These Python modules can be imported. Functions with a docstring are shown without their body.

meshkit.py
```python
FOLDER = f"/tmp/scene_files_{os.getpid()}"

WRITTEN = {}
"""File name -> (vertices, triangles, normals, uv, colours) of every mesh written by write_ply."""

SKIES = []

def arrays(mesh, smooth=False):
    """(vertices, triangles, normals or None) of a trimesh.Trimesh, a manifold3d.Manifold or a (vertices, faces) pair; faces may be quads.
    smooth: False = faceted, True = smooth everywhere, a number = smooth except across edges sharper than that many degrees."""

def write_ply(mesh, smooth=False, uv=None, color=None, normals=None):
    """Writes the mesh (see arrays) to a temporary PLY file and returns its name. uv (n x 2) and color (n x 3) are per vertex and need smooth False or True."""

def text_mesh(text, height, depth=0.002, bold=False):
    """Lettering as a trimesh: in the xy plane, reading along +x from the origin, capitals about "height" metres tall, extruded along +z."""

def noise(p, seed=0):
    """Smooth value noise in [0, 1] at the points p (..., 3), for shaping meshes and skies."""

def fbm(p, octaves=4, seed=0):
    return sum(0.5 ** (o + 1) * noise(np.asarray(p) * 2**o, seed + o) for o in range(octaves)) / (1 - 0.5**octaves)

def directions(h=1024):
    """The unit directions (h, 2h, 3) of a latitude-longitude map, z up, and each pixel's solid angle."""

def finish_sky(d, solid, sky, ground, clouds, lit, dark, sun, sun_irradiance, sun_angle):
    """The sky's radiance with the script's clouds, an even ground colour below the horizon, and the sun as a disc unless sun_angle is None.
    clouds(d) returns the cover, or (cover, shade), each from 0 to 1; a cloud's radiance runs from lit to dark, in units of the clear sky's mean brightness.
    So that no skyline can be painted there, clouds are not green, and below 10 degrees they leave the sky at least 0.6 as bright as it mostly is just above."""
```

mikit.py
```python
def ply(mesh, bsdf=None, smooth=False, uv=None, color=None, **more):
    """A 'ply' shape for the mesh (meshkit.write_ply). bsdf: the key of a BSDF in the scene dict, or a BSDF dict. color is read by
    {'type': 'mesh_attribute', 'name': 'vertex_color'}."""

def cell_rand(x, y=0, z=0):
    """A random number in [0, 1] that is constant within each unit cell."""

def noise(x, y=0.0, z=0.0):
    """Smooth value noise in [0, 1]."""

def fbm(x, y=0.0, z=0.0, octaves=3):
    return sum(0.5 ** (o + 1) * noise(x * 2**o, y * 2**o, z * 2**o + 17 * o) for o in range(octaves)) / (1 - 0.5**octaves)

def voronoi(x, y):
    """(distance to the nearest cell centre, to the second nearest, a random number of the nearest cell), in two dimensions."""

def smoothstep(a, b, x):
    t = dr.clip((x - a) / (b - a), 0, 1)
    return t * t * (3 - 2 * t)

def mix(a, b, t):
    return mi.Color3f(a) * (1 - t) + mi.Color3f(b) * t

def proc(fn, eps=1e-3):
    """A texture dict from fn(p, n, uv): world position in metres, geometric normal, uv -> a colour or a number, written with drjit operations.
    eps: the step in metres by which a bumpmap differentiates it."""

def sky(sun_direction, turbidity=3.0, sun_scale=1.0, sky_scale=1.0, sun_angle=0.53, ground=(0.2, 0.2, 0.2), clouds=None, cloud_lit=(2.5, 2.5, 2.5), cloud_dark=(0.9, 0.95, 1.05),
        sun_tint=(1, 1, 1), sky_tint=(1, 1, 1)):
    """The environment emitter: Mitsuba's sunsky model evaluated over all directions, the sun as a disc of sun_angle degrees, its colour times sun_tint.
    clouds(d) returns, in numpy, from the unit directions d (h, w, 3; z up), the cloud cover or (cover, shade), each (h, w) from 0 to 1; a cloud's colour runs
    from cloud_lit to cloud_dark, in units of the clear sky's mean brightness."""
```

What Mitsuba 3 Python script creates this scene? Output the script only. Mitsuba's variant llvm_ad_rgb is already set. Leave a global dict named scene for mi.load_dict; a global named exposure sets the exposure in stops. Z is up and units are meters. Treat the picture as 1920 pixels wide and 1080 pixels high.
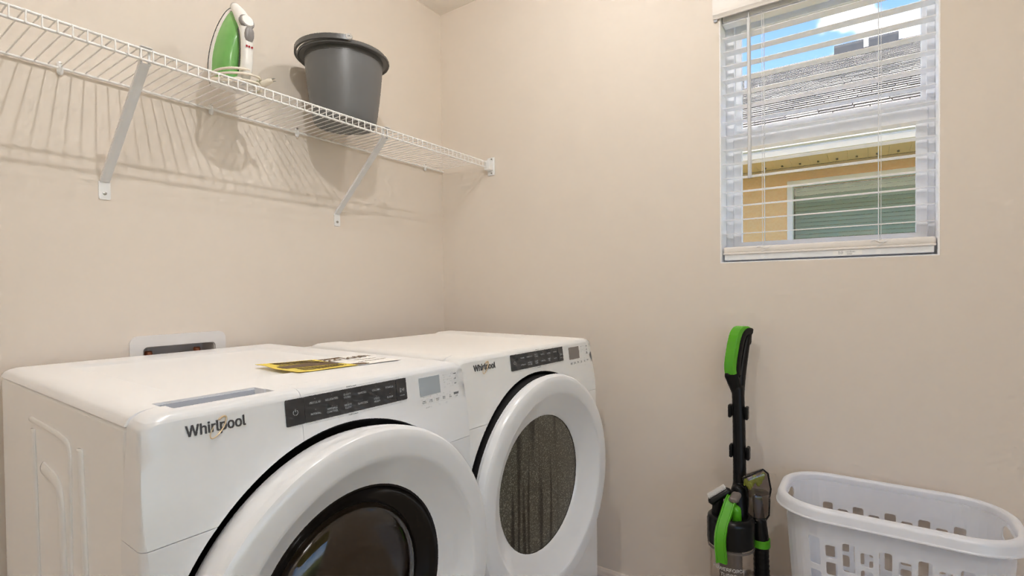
import math, random
import numpy as np
import trimesh
import manifold3d as m3
from shapely.geometry import Polygon, Point, box as sbox
from shapely import affinity
import drjit as dr
import mitsuba as mi
import mikit, meshkit
from mikit import proc, fbm, noise, smoothstep, mix

random.seed(7)
rng = np.random.default_rng(7)
T4 = mi.ScalarTransform4f
scene, labels = {}, {}

# ------------------------------------------------------------------ camera, sky, lamps, exposure
exposure = 0.05
CAM = np.array([1.7239, -1.8852, 1.2225])
FWD = np.array([-0.57083, 0.82092, -0.0156])
UP = np.array([0.000126, 0.019086, 0.999818])
scene['camera'] = {'type': 'perspective', 'fov': 2 * math.degrees(math.atan(960 / 952.75)), 'fov_axis': 'x', 'near_clip': 0.02, 'far_clip': 500.0,
                   'principal_point_offset_x': 0.0, 'principal_point_offset_y': -19.37 / 1080,
                   'to_world': T4().look_at(origin=CAM.tolist(), target=(CAM + FWD).tolist(), up=UP.tolist())}


def clouds(d):
    el = np.maximum(d[..., 2], 0.02)
    q = np.stack([d[..., 0] / (el + 0.25) * 5.5 + 52.157, d[..., 1] / (el + 0.25) * 5.5 + 53.189, el * 3.0], -1)
    n = meshkit.fbm(q * 1.5, 5, seed=3)
    c = np.clip((n - 0.54) / 0.11, 0, 1)
    s = np.clip((meshkit.fbm(q * 2.2 + 9, 4, seed=8) - 0.45) * 1.6, 0, 0.5)
    return c * c * (3 - 2 * c) * np.clip(d[..., 2] * 14, 0, 1), s


SKY = 8.5
scene['sky'] = mikit.sky((-0.45, -0.42, 0.79), turbidity=2.6, sky_scale=SKY, sun_scale=SKY * 0.45, ground=(0.32, 0.29, 0.24), clouds=clouds, cloud_lit=(2.6, 2.6, 2.6), cloud_dark=(1.5, 1.55, 1.65), sky_tint=(1.0, 1.05, 1.15))
LAMPS = [(1.19, -1.37, .013, 3300.0), (.98, -.68, .013, 1000.0), (2.44, -2.22, .25, 11.0)]   # unseen lamps: x, y, bulb radius, radiance
LAMP_RGB = (1.0, 1.0, 0.99)
ZC = 2.584


# ------------------------------------------------------------------ mesh helpers
def cat(*ms):
    out = []
    for m in ms:
        out += m if isinstance(m, (list, tuple)) else [m]
    return trimesh.util.concatenate(out)


def man(m):
    if isinstance(m, m3.Manifold):
        return m
    return m3.Manifold(m3.Mesh(vert_properties=np.asarray(m.vertices, np.float32), tri_verts=np.asarray(m.faces, np.uint32)))


def tri(m):
    g = m.to_mesh()
    return trimesh.Trimesh(np.array(g.vert_properties[:, :3], float), np.array(g.tri_verts, int), process=False)


def bx(x0, x1, y0, y1, z0, z1):
    m = trimesh.creation.box((x1 - x0, y1 - y0, z1 - z0))
    m.apply_translation(((x0 + x1) / 2, (y0 + y1) / 2, (z0 + z1) / 2))
    return m


def rbox(x0, x1, y0, y1, z0, z1, r, seg=12):
    r = min(r, (x1 - x0) / 2.02, (y1 - y0) / 2.02, (z1 - z0) / 2.02)
    s = m3.Manifold.sphere(r, seg)
    return tri(m3.Manifold.batch_hull([s.translate((x, y, z)) for x in (x0 + r, x1 - r) for y in (y0 + r, y1 - r) for z in (z0 + r, z1 - r)]))


def hull(spheres, seg=16):
    return m3.Manifold.batch_hull([m3.Manifold.sphere(r, seg).translate(tuple(map(float, c))) for c, r in spheres])


def frames(p, closed=False):
    p = np.asarray(p, float)
    t = (np.roll(p, -1, 0) - np.roll(p, 1, 0)) if closed else np.gradient(p, axis=0)
    t /= np.linalg.norm(t, axis=1, keepdims=True) + 1e-12
    n = np.cross(t[0], (0, 0, 1.0))
    if np.linalg.norm(n) < 0.1:
        n = np.cross(t[0], (1.0, 0, 0))
    N = []
    for k in range(len(p)):
        n = n - t[k] * (n @ t[k])
        n /= np.linalg.norm(n)
        N.append(n)
    N = np.array(N)
    return p, t, N, np.cross(t, N)


def sweep(path, section, closed=False, scale=None):
    """section: (k,2) loop in the normal/binormal frame."""
    p, t, N, B = frames(path, closed)
    s = np.asarray(section, float)
    sc = np.ones(len(p)) if scale is None else np.asarray(scale, float)
    v = p[:, None] + sc[:, None, None] * (s[None, :, :1] * N[:, None] + s[None, :, 1:] * B[:, None])
    n, k = len(p), len(s)
    F = []
    for i in range(n if closed else n - 1):
        j = (i + 1) % n
        for a in range(k):
            b = (a + 1) % k
            F += [[i * k + a, i * k + b, j * k + b], [i * k + a, j * k + b, j * k + a]]
    v = v.reshape(-1, 3)
    if not closed:
        v = np.vstack([v, p[:1], p[-1:]])
        for a in range(k):
            b = (a + 1) % k
            F += [[n * k, a + 0, b], [n * k + 1, (n - 1) * k + b, (n - 1) * k + a]]
            F[-2] = [n * k, b, a]
    m = trimesh.Trimesh(v, np.array(F), process=False)
    m.fix_normals()
    return m


def tube(path, r, sides=10, closed=False, scale=None):
    a = np.arange(sides) * 2 * np.pi / sides
    return sweep(path, np.stack([np.cos(a), np.sin(a)], -1) * r, closed, scale)


def lathe(prof, seg=64):
    """closed outline in (r, z), turned about z."""
    m = trimesh.creation.revolve(np.asarray(list(prof) + [prof[0]], float), sections=seg)
    m.fix_normals()
    return m


def prism(poly, h):
    return trimesh.creation.extrude_polygon(poly, h, engine='earcut')


def spline(pts, n=60):
    from scipy.interpolate import CubicSpline
    p = np.asarray(pts, float)
    s = np.concatenate([[0], np.cumsum(np.linalg.norm(np.diff(p, axis=0), axis=1))])
    return CubicSpline(s, p)(np.linspace(0, s[-1], n))


def rrect(x0, x1, y0, y1, r, q=8):
    return sbox(x0 + r, y0 + r, x1 - r, y1 - r).buffer(r, quad_segs=q)


def xf(m, M):
    m = m.copy()
    m.apply_transform(np.asarray(M, float))
    return m


def basis(ex, ey, ez, o=(0, 0, 0)):
    M = np.eye(4)
    M[:3, 0], M[:3, 1], M[:3, 2], M[:3, 3] = ex, ey, ez, o
    return M


def text(t, h, depth=0.0006, bold=False, center=True):
    m = meshkit.text_mesh(t, h, depth, bold)
    if center:
        m.apply_translation((-(m.bounds[0][0] + m.bounds[1][0]) / 2, 0, 0))
    return m


# ------------------------------------------------------------------ scene helpers
def num(key):
    if key not in scene and key not in labels:
        return key
    i = 1
    while f'{key}_{i:03d}' in scene or f'{key}_{i:03d}' in labels:
        i += 1
    return f'{key}_{i:03d}'


def add(name, mesh, bsdf, parent=None, smooth=False, M=None, label=None, cat_=None, group=None, kind=None, **more):
    key = num(f'{parent}__{name}' if parent else name)
    scene[key] = mikit.ply(mesh, bsdf, smooth, **more) if not isinstance(mesh, dict) else dict(mesh)
    if M is not None:
        scene[key]['to_world'] = M
    e = {k: v for k, v in dict(label=label, category=cat_, group=group, kind=kind).items() if v}
    if e:
        labels[key] = e
    return key


def thing(name, label, cat_, group=None):
    key = num(name)
    labels[key] = {'label': label, 'category': cat_}
    if group:
        labels[key]['group'] = group
    return key


def struct(name, mesh, bsdf, smooth=False, **more):
    return add(name, mesh, bsdf, None, smooth, kind='structure', **more)


# ------------------------------------------------------------------ materials
def plastic(name, rgb, rough=0.35, spec=0.5, clear=0.0, metal=0.0, **more):
    scene[name] = {'type': 'twosided', 'nested': {'type': 'principled', 'base_color': {'type': 'rgb', 'value': list(rgb)} if not isinstance(rgb, dict) else rgb,
                                                   'roughness': rough, 'specular': spec, 'clearcoat': clear, 'clearcoat_gloss': 0.9, 'metallic': metal, **more}}
    return name


def bumped(name, nested, fn, scale, eps=1e-3):
    scene[name] = {'type': 'twosided', 'nested': {'type': 'bumpmap', 'arbitrary': proc(fn, eps), 'scale': scale, 'bsdf': nested}}
    return name


def peel(p, n, uv):
    return fbm(p.x * 95, p.y * 95, p.z * 95, 3)


WALL = (0.715, 0.645, 0.575)
bumped('wall_paint', {'type': 'principled', 'base_color': {'type': 'rgb', 'value': list(WALL)}, 'roughness': 0.62, 'specular': 0.3}, peel, 0.0016, 2e-3)
bumped('ceiling_paint', {'type': 'principled', 'base_color': {'type': 'rgb', 'value': [0.80, 0.755, 0.70]}, 'roughness': 0.8, 'specular': 0.2}, peel, 0.0016, 2e-3)
plastic('reveal_paint', (0.86, 0.87, 0.89), 0.55)
plastic('trim_paint', (0.76, 0.69, 0.62), 0.45)
plastic('enamel', (0.76, 0.775, 0.80), 0.22, 0.5, 0.6)
plastic('enamel_dryer', (0.79, 0.79, 0.785), 0.22, 0.5, 0.6)
plastic('door_white', (0.77, 0.785, 0.81), 0.18, 0.5, 0.8)
plastic('side_enamel', (0.80, 0.81, 0.82), 0.3, 0.5, 0.3)
plastic('black_gap', (0.008, 0.008, 0.009), 0.6, 0.2)
plastic('gloss_black', (0.006, 0.005, 0.005), 0.12, 0.25)
plastic('slot_grey', (0.44, 0.47, 0.53), 0.45)
plastic('print_grey', (0.16, 0.17, 0.19), 0.7, 0.1)
plastic('print_light', (0.50, 0.52, 0.56), 0.7, 0.1)
plastic('print_silver', (0.42, 0.44, 0.47), 0.6, 0.1)
plastic('badge_dark', (0.045, 0.045, 0.05), 0.3, 0.5)
plastic('badge_edge', (0.75, 0.73, 0.70), 0.25, 0.5, 0, 0.8)
plastic('badge_gold', (0.78, 0.62, 0.42), 0.22, 0.5, 0, 0.9)
plastic('lcd_blue_reflection', (0.36, 0.41, 0.46), 0.12, 0.5)  # bluish reflection put into the washer display colour
plastic('lcd_brown_reflection', (0.20, 0.18, 0.17), 0.12, 0.5)  # brownish reflection put into the dryer display colour
plastic('wire_white', (0.82, 0.82, 0.81), 0.3, 0.5, 0.3)
plastic('bracket_white', (0.74, 0.75, 0.77), 0.35, 0.5)
plastic('clip_white', (0.80, 0.81, 0.82), 0.3, 0.5)
plastic('steel', (0.45, 0.44, 0.42), 0.3, 0.5, 0, 1.0)
plastic('copper', (0.45, 0.17, 0.09), 0.35, 0.5, 0, 0.8)
plastic('box_white', (0.74, 0.72, 0.71), 0.4)
plastic('box_inner', (0.60, 0.57, 0.54), 0.5)
plastic('bucket_grey', (0.118, 0.120, 0.124), 0.38, 0.5)
plastic('bucket_rim', (0.085, 0.085, 0.085), 0.32, 0.5)
plastic('bucket_pivot', (0.36, 0.34, 0.31), 0.35, 0.5)
plastic('iron_white', (0.80, 0.79, 0.77), 0.25, 0.5, 0.4)
plastic('iron_grey', (0.22, 0.21, 0.21), 0.3, 0.5)
plastic('iron_dark', (0.05, 0.05, 0.05), 0.3, 0.5)
plastic('iron_red', (0.35, 0.01, 0.02), 0.3)
plastic('cord_white', (0.76, 0.70, 0.60), 0.5)
plastic('vinyl', (0.87, 0.89, 0.93), 0.35, 0.5)
plastic('slat_white', (0.90, 0.91, 0.935), 0.4, 0.5)
plastic('rail_white', (0.76, 0.72, 0.68), 0.4, 0.5)
plastic('cord_pale', (0.78, 0.79, 0.80), 0.6)
plastic('wand', (0.62, 0.63, 0.65), 0.2, 0.5, 0.5)
plastic('vac_black', (0.004, 0.004, 0.0045), 0.35, 0.2)
plastic('vac_black2', (0.005, 0.005, 0.0055), 0.22, 0.25)
plastic('vac_green', (0.078, 0.36, 0.010), 0.22, 0.4, 0.5)
plastic('vac_lime', (0.52, 0.66, 0.07), 0.4)
plastic('vac_grey', (0.13, 0.11, 0.10), 0.35)
plastic('bristle', (0.78, 0.76, 0.74), 0.6)
plastic('basket_white', (0.715, 0.735, 0.79), 0.3, 0.5, 0.3)
plastic('floor_tile', {'type': 'rgb', 'value': [0.36, 0.30, 0.24]}, 0.35)
plastic('paper_white', (0.82, 0.81, 0.79), 0.6)
plastic('paper_yellow', (0.74, 0.58, 0.10), 0.55)
plastic('paper_ink', (0.12, 0.075, 0.04), 0.6)
scene['clear_pane'] = {'type': 'thindielectric', 'int_ior': 1.5}
scene['clear_plastic'] = {'type': 'thindielectric', 'int_ior': 1.45, 'specular_transmittance': {'type': 'rgb', 'value': [0.90, 0.86, 0.82]}}
scene['smoke_plastic'] = {'type': 'thindielectric', 'int_ior': 1.5, 'specular_transmittance': {'type': 'rgb', 'value': [0.56, 0.52, 0.50]}}
scene['washer_glass_mat'] = {'type': 'thindielectric', 'int_ior': 1.45, 'specular_transmittance': {'type': 'rgb', 'value': [0.16, 0.12, 0.09]}}
plastic('drum_steel', (0.045, 0.033, 0.025), 0.38, 0.5, 0, 0.7)


def film(p, n, uv):
    return fbm(p.y * 26 + p.z * 30, p.z * 40, p.y * 5, 3)


bumped('panel_film', {'type': 'principled', 'base_color': {'type': 'rgb', 'value': [0.022, 0.024, 0.028]}, 'roughness': 0.22, 'specular': 0.6}, film, 0.012, 1e-3)


def iron_green_fn(p, n, uv):
    return mix((0.10, 0.36, 0.07), (0.25, 0.52, 0.17), fbm(p.x * 30, p.y * 30, p.z * 14, 3))


plastic('iron_green', proc(iron_green_fn), 0.12, 0.5, 0.8)


def drops(p, n, uv):
    wob = noise(p.y * 60, 3.1, p.z * 7)
    st = smoothstep(0.52, 0.74, noise(p.y * 78 + wob * 0.8, 1.7, p.z * 2.2))
    g = smoothstep(0.60, 0.8, noise(p.y * 420, p.z * 420, 2.0))
    low = smoothstep(0.47, 0.50, p.z) * 0
    base = mix((0.070, 0.066, 0.052), (0.026, 0.023, 0.018), st)
    return base + mi.Color3f(0.13, 0.13, 0.11) * g * (1 - st * 0.75)


plastic('dryer_glass_mat', proc(drops), 0.28, 0.5, 0.3)


def stucco(p, n, uv):
    return mix((0.86, 0.54, 0.25), (0.93, 0.66, 0.37), fbm(p.x * 45, p.y * 45, p.z * 45, 3))


plastic('stucco', proc(stucco), 0.9, 0.1)
plastic('fascia_white', (0.85, 0.84, 0.85), 0.5)
plastic('soffit_tan', (0.70, 0.54, 0.34), 0.6)
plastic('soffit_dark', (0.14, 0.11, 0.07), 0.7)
plastic('pipe_grey', (0.34, 0.38, 0.44), 0.4)
plastic('vent_metal', (0.10, 0.105, 0.115), 0.4, 0.5)
plastic('roof_under', (0.03, 0.028, 0.025), 0.9, 0.1)
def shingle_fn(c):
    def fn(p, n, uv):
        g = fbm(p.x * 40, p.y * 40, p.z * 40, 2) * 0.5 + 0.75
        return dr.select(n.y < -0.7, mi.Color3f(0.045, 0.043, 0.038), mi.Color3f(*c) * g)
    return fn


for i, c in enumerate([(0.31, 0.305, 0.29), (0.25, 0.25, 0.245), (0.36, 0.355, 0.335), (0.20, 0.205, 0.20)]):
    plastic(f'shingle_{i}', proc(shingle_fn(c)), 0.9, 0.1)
plastic('neighbour_blind', (0.58, 0.65, 0.60), 0.6)
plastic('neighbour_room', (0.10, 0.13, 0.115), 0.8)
scene['neighbour_pane'] = {'type': 'thindielectric', 'int_ior': 1.6, 'specular_transmittance': {'type': 'rgb', 'value': [0.80, 0.88, 0.84]}}


def grass(p, n, uv):
    return mix((0.10, 0.15, 0.05), (0.22, 0.24, 0.10), fbm(p.x * 6, p.y * 6, 0, 4))


plastic('lawn', proc(grass), 0.9, 0.1)

# ------------------------------------------------------------------ room shell
RX, RY, TH = 2.75, -2.75, 0.14
WX0, WX1, WZ0, WZ1 = 1.306, 1.898, 1.310, 2.205
struct('floor', bx(-TH, RX + TH, RY - TH, TH, -0.1, 0), 'floor_tile')
struct('ceiling', bx(-TH, RX + TH, RY - TH, TH, ZC, ZC + 0.1), 'ceiling_paint')
# left wall with the recess of the laundry box
OBY0, OBY1, OBZ0, OBZ1 = -1.289, -1.090, 0.905, 1.069
wl = man(bx(-TH, 0, RY, 0, 0, ZC)) - man(bx(-0.09, 0.01, OBY0 - .004, OBY1 + .004, OBZ0 - .004, OBZ1 + .004))
struct('wall_left', tri(wl), 'wall_paint')
wb = man(bx(-TH, RX + TH, 0, TH, 0, ZC)) - man(bx(WX0, WX1, -0.1, TH + 0.1, WZ0, WZ1))
struct('wall_back', tri(wb), 'wall_paint')
DY0, DY1, DZ = -2.50, -0.90, 2.10  # unseen doorway, sized to let cool daylight onto the machine fronts
struct('wall_right', tri(man(bx(RX, RX + TH, RY, 0, 0, ZC)) - man(bx(RX - .1, RX + TH + .1, DY0, DY1, -.1, DZ))), 'wall_paint')
casing = man(bx(RX - .014, RX - .0005, DY0 - .06, DY1 + .06, 0, DZ + .06)) - man(bx(RX - 1, RX + 1, DY0, DY1, -.1, DZ))
struct('door_1', cat(tri(casing), bx(RX, RX + TH, DY0, DY0 + .012, 0, DZ), bx(RX, RX + TH, DY1 - .012, DY1, 0, DZ), bx(RX, RX + TH, DY0, DY1, DZ - .012, DZ)), 'trim_paint')
struct('wall_front', bx(-TH, RX + TH, RY - TH, RY, 0, ZC), 'wall_paint')


def baseboard(length):
    pr = Polygon([(0, 0), (0.014, 0), (0.014, 0.066), (0.011, 0.074), (0.011, 0.083), (0.006, 0.092), (0, 0.094)])
    return prism(pr, length)


b = baseboard(RX)   # profile in xy, extruded z
struct('baseboard_back', xf(b, basis((0, -1, 0), (0, 0, 1), (-1, 0, 0), (RX, 0, 0))), 'trim_paint')
struct('baseboard_left', xf(baseboard(-RY - .02), basis((1, 0, 0), (0, 0, 1), (0, -1, 0), (0, -.016, 0))), 'trim_paint')
struct('baseboard_right', xf(baseboard(-DY1 - .08), basis((-1, 0, 0), (0, 0, 1), (0, 1, 0), (RX, DY1 + .062, 0))), 'trim_paint')

# unseen ceiling lights: two bulbs for the shelf shadows, one drum behind the camera
for (lx, ly, lr, lw), lab in zip(LAMPS, ('unseen round bulb on the ceiling over the washer, placed to cast the shelf shadows', 'unseen round bulb on the ceiling over the dryer, placed to cast the shelf shadows', 'unseen drum light behind the camera, placed to light the machines and walls')):
    k = thing('unseen_ceiling_light', lab, 'ceiling light')
    hold = lathe([(0, -.0005), (.055, -.0005), (.055, -.010), (.030, -.022), (.020, -.045), (.016, -.11 + lr * .9 if lr < .05 else -.03), (0, -.11 + lr * .9 if lr < .05 else -.03)], 32)
    hold.apply_translation((lx, ly, ZC))
    add('lampholder', hold, 'fascia_white', k, 30)
    if lr < .05:
        bulb = trimesh.creation.icosphere(3, lr)
        bulb.apply_translation((lx, ly, ZC - .11))
    else:   # wide drum out of view, placed to light the machines and walls
        bulb = lathe([(0, -.025), (lr, -.025), (lr + .004, -.035), (lr + .004, -.105), (lr - .01, -.115), (0, -.122)], 48)
        bulb.apply_translation((lx, ly, ZC))
    add('bulb' if lr < .05 else 'unseen_drum_light', bulb, 'fascia_white', k, True, emitter={'type': 'area', 'radiance': {'type': 'rgb', 'value': [lw * c for c in LAMP_RGB]}})

# ------------------------------------------------------------------ window_1
win = 'window_1'
labels[win] = {'kind': 'structure'}
FY0, FY1 = 0.085, 0.135
M0 = bx


def frame_ring(x0, x1, z0, z1, wl, wr, wb_, wt, y0, y1):
    return tri(man(rbox(x0, x1, y0, y1, z0, z1, 0.004, 8)) - man(bx(x0 + wl, x1 - wr, y0 - 1, y1 + 1, z0 + wb_, z1 - wt)))


add('frame', frame_ring(WX0 + .001, WX1 - .001, WZ0 + .001, WZ1 - .001, .030, .022, .034, .032, FY0, FY1), 'vinyl', win, 30)
add('sash_frame', frame_ring(1.334, 1.879, 1.735, WZ1 - .030, .023, .0155, .062, .028, .108, .130), 'vinyl', win, 30)
add('sash_frame', frame_ring(1.334, 1.879, WZ0 + .030, 1.760, .027, .029, .045, .046, .078, .104), 'vinyl', win, 30)
add('pane', bx(1.350, 1.870, 0.119, 0.1192, 1.78, WZ1 - .05), 'clear_pane', win)
add('pane', bx(1.350, 1.858, 0.090, 0.0902, WZ0 + .06, 1.725), 'clear_pane', win)
for nm, m in (('reveal_left', bx(WX0 - .001, WX0 + .003, 0.0005, FY0, WZ0 + .003, WZ1 - .003)), ('reveal_right', bx(WX1 - .003, WX1 + .001, 0.0005, FY0, WZ0 + .003, WZ1 - .003)),
              ('sill', bx(WX0 - .001, WX1 + .001, 0.0005, FY0, WZ0 - .001, WZ0 + .003)), ('head', bx(WX0 - .001, WX1 + .001, 0.0005, FY0, WZ1 - .003, WZ1 + .001))):
    struct('trim_%d' % {'reveal_left': 1, 'reveal_right': 2, 'sill': 3, 'head': 4}[nm], m, 'reveal_paint')

# ------------------------------------------------------------------ blind
bl = thing('window_blind', 'white slatted blind with open slats and tilt wand hanging in the window', 'blind')
BX0, BX1, BYC = WX0 + .006, WX1 - .006, 0.041
nsl = np.linspace(-1, 1, 9)
ztop = lambda u: 0.0005 * (1 - u * u)
sl = Polygon([(u * .025, ztop(u)) for u in nsl] + [(u * .025, ztop(u) - .0015) for u in nsl[::-1]])
slm = xf(prism(sl, BX1 - BX0), basis((0, 1, 0), (0, 0, 1), (1, 0, 0)))
slat = mikit.ply(slm, 'slat_white', 30)
for k in range(16):
    add('slat', slat, None, bl, M=T4().translate([BX0, BYC, 1.4144 + .0489 * k - .0005]).rotate([1, 0, 0], 3.6))
br = cat(rbox(BX0, BX1, BYC - .027, BYC + .027, 1.343, 1.366, 0.006, 8), rbox(BX0, BX1, BYC - .0285, BYC - .020, 1.3385, 1.345, .002, 6))
rail = add('bottom_rail', br, 'rail_white', bl, 30, label='cream bottom rail of the blind')
add('rail_base', rbox(BX0 + .004, BX1 - .004, BYC - .0235, BYC + .023, 1.3195, 1.344, .002, 6), 'bracket_white', rail, 30)
for x in (1.438, 1.757):
    add('cord_button', xf(trimesh.creation.cylinder(.0065, .004, sections=16), basis((1, 0, 0), (0, 0, 1), (0, -1, 0), (x, BYC - .025, 1.3275))), 'clip_white', rail, 30)
    add('cord_loop', tube(spline([(x - .020, BYC - .029, 1.358), (x - .006, BYC - .0305, 1.362), (x + .008, BYC - .0305, 1.356), (x + .02, BYC - .029, 1.360), (x + .006, BYC - .0305, 1.351), (x - .004, BYC - .0305, 1.344)], 24), .0012, 6), 'cord_pale', rail, True)
add('sticker', bx(1.640, 1.716, BYC - .0241, BYC - .0236, 1.3222, 1.3355), 'paper_white', rail)
tx = text('10', .008, .0003)
tx = cat(tx, xf(text('cordless', .0045, .0003), trimesh.transformations.translation_matrix((.026, .004, 0))), xf(text('blinds', .0035, .0003), trimesh.transformations.translation_matrix((.024, -.0015, 0))))
add('sticker_print', xf(tx, basis((1, 0, 0), (0, 0, 1), (0, -1, 0), (1.660, BYC - .0242, 1.3252))), 'print_grey', rail)
hr = rbox(BX0, BX1, BYC - .022, BYC + .026, 2.152, 2.200, .004, 8)
add('head_rail', hr, 'slat_white', bl, 30)
vprof = Polygon([(0, 0), (.006, 0), (.008, .006), (.012, .012), (.012, .020), (.009, .026), (.009, .050), (.012, .056), (.012, .072), (.006, .080), (0, .080)])
vm = xf(prism(vprof, .63), basis((0, -1, 0), (0, 0, 1), (-1, 0, 0), (1.917, -.006, 2.158)))
vr = bx(1.287, 1.299, -.008, .0, 2.158, 2.238)
vv = add('valance', vm, 'rail_white', bl, 30)
add('valance_return', rbox(1.289, 1.301, -.008, -.001, 2.150, 2.236, .002, 6), 'slot_grey', vv)
for x in (1.438, 1.757):
    for dy in (-.0262, .0262):
        add('ladder_cord', tube([(x, BYC + dy, 1.36), (x, BYC + dy, 2.156)], .0009, 6), 'cord_pale', bl, True)
    add('lift_cord', tube([(x + .006, BYC - .027, 1.36), (x + .006, BYC - .027, 2.156)], .0008, 6), 'cord_pale', bl, True)
add('tilt_wand', cat(tube(spline([(1.400, BYC - .041, 2.135), (1.401, BYC - .041, 1.9), (1.402, BYC - .042, 1.595)], 20), .0063, 8), tube([(1.400, BYC - .041, 2.13), (1.400, BYC - .038, 2.165)], .002, 6)), 'wand', bl, True, label='thin tilt wand of the blind')

# ------------------------------------------------------------------ wire shelf
SH = thing('wire_shelf', 'long white wire shelf running along the left wall to the back wall', 'shelf')
SD, SZ, YE = 0.299, 1.815, -0.006
YS = -2.55
add('front_rail', tube([(SD, YS, SZ - .003), (SD, YE, SZ - .003)], .0033, 10), 'wire_white', SH, True)
add('front_rail', tube([(SD, YS, SZ - .028), (SD, YE, SZ - .028)], .0033, 10), 'wire_white', SH, True)
add('back_rail', tube([(.012, YS, SZ - .0042), (.012, YE, SZ - .0042)], .0034, 10), 'wire_white', SH, True)
wp = [(.006, 0, SZ), (.1, 0, SZ), (.2, 0, SZ), (SD - .006, 0, SZ), (SD + .0005, 0, SZ - .0005), (SD + .004, 0, SZ - .004), (SD + .0046, 0, SZ - .010), (SD + .0046, 0, SZ - .030)]
wire = mikit.ply(tube(wp, .0016, 7), 'wire_white', True)
nw = 0
y = -1.6119 + .0254 * 62
while y > YS + .01:
    if y < YE - .004:
        add('deck_wire', wire, None, SH, M=T4().translate([0, y, 0]))
    y -= .0254


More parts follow.
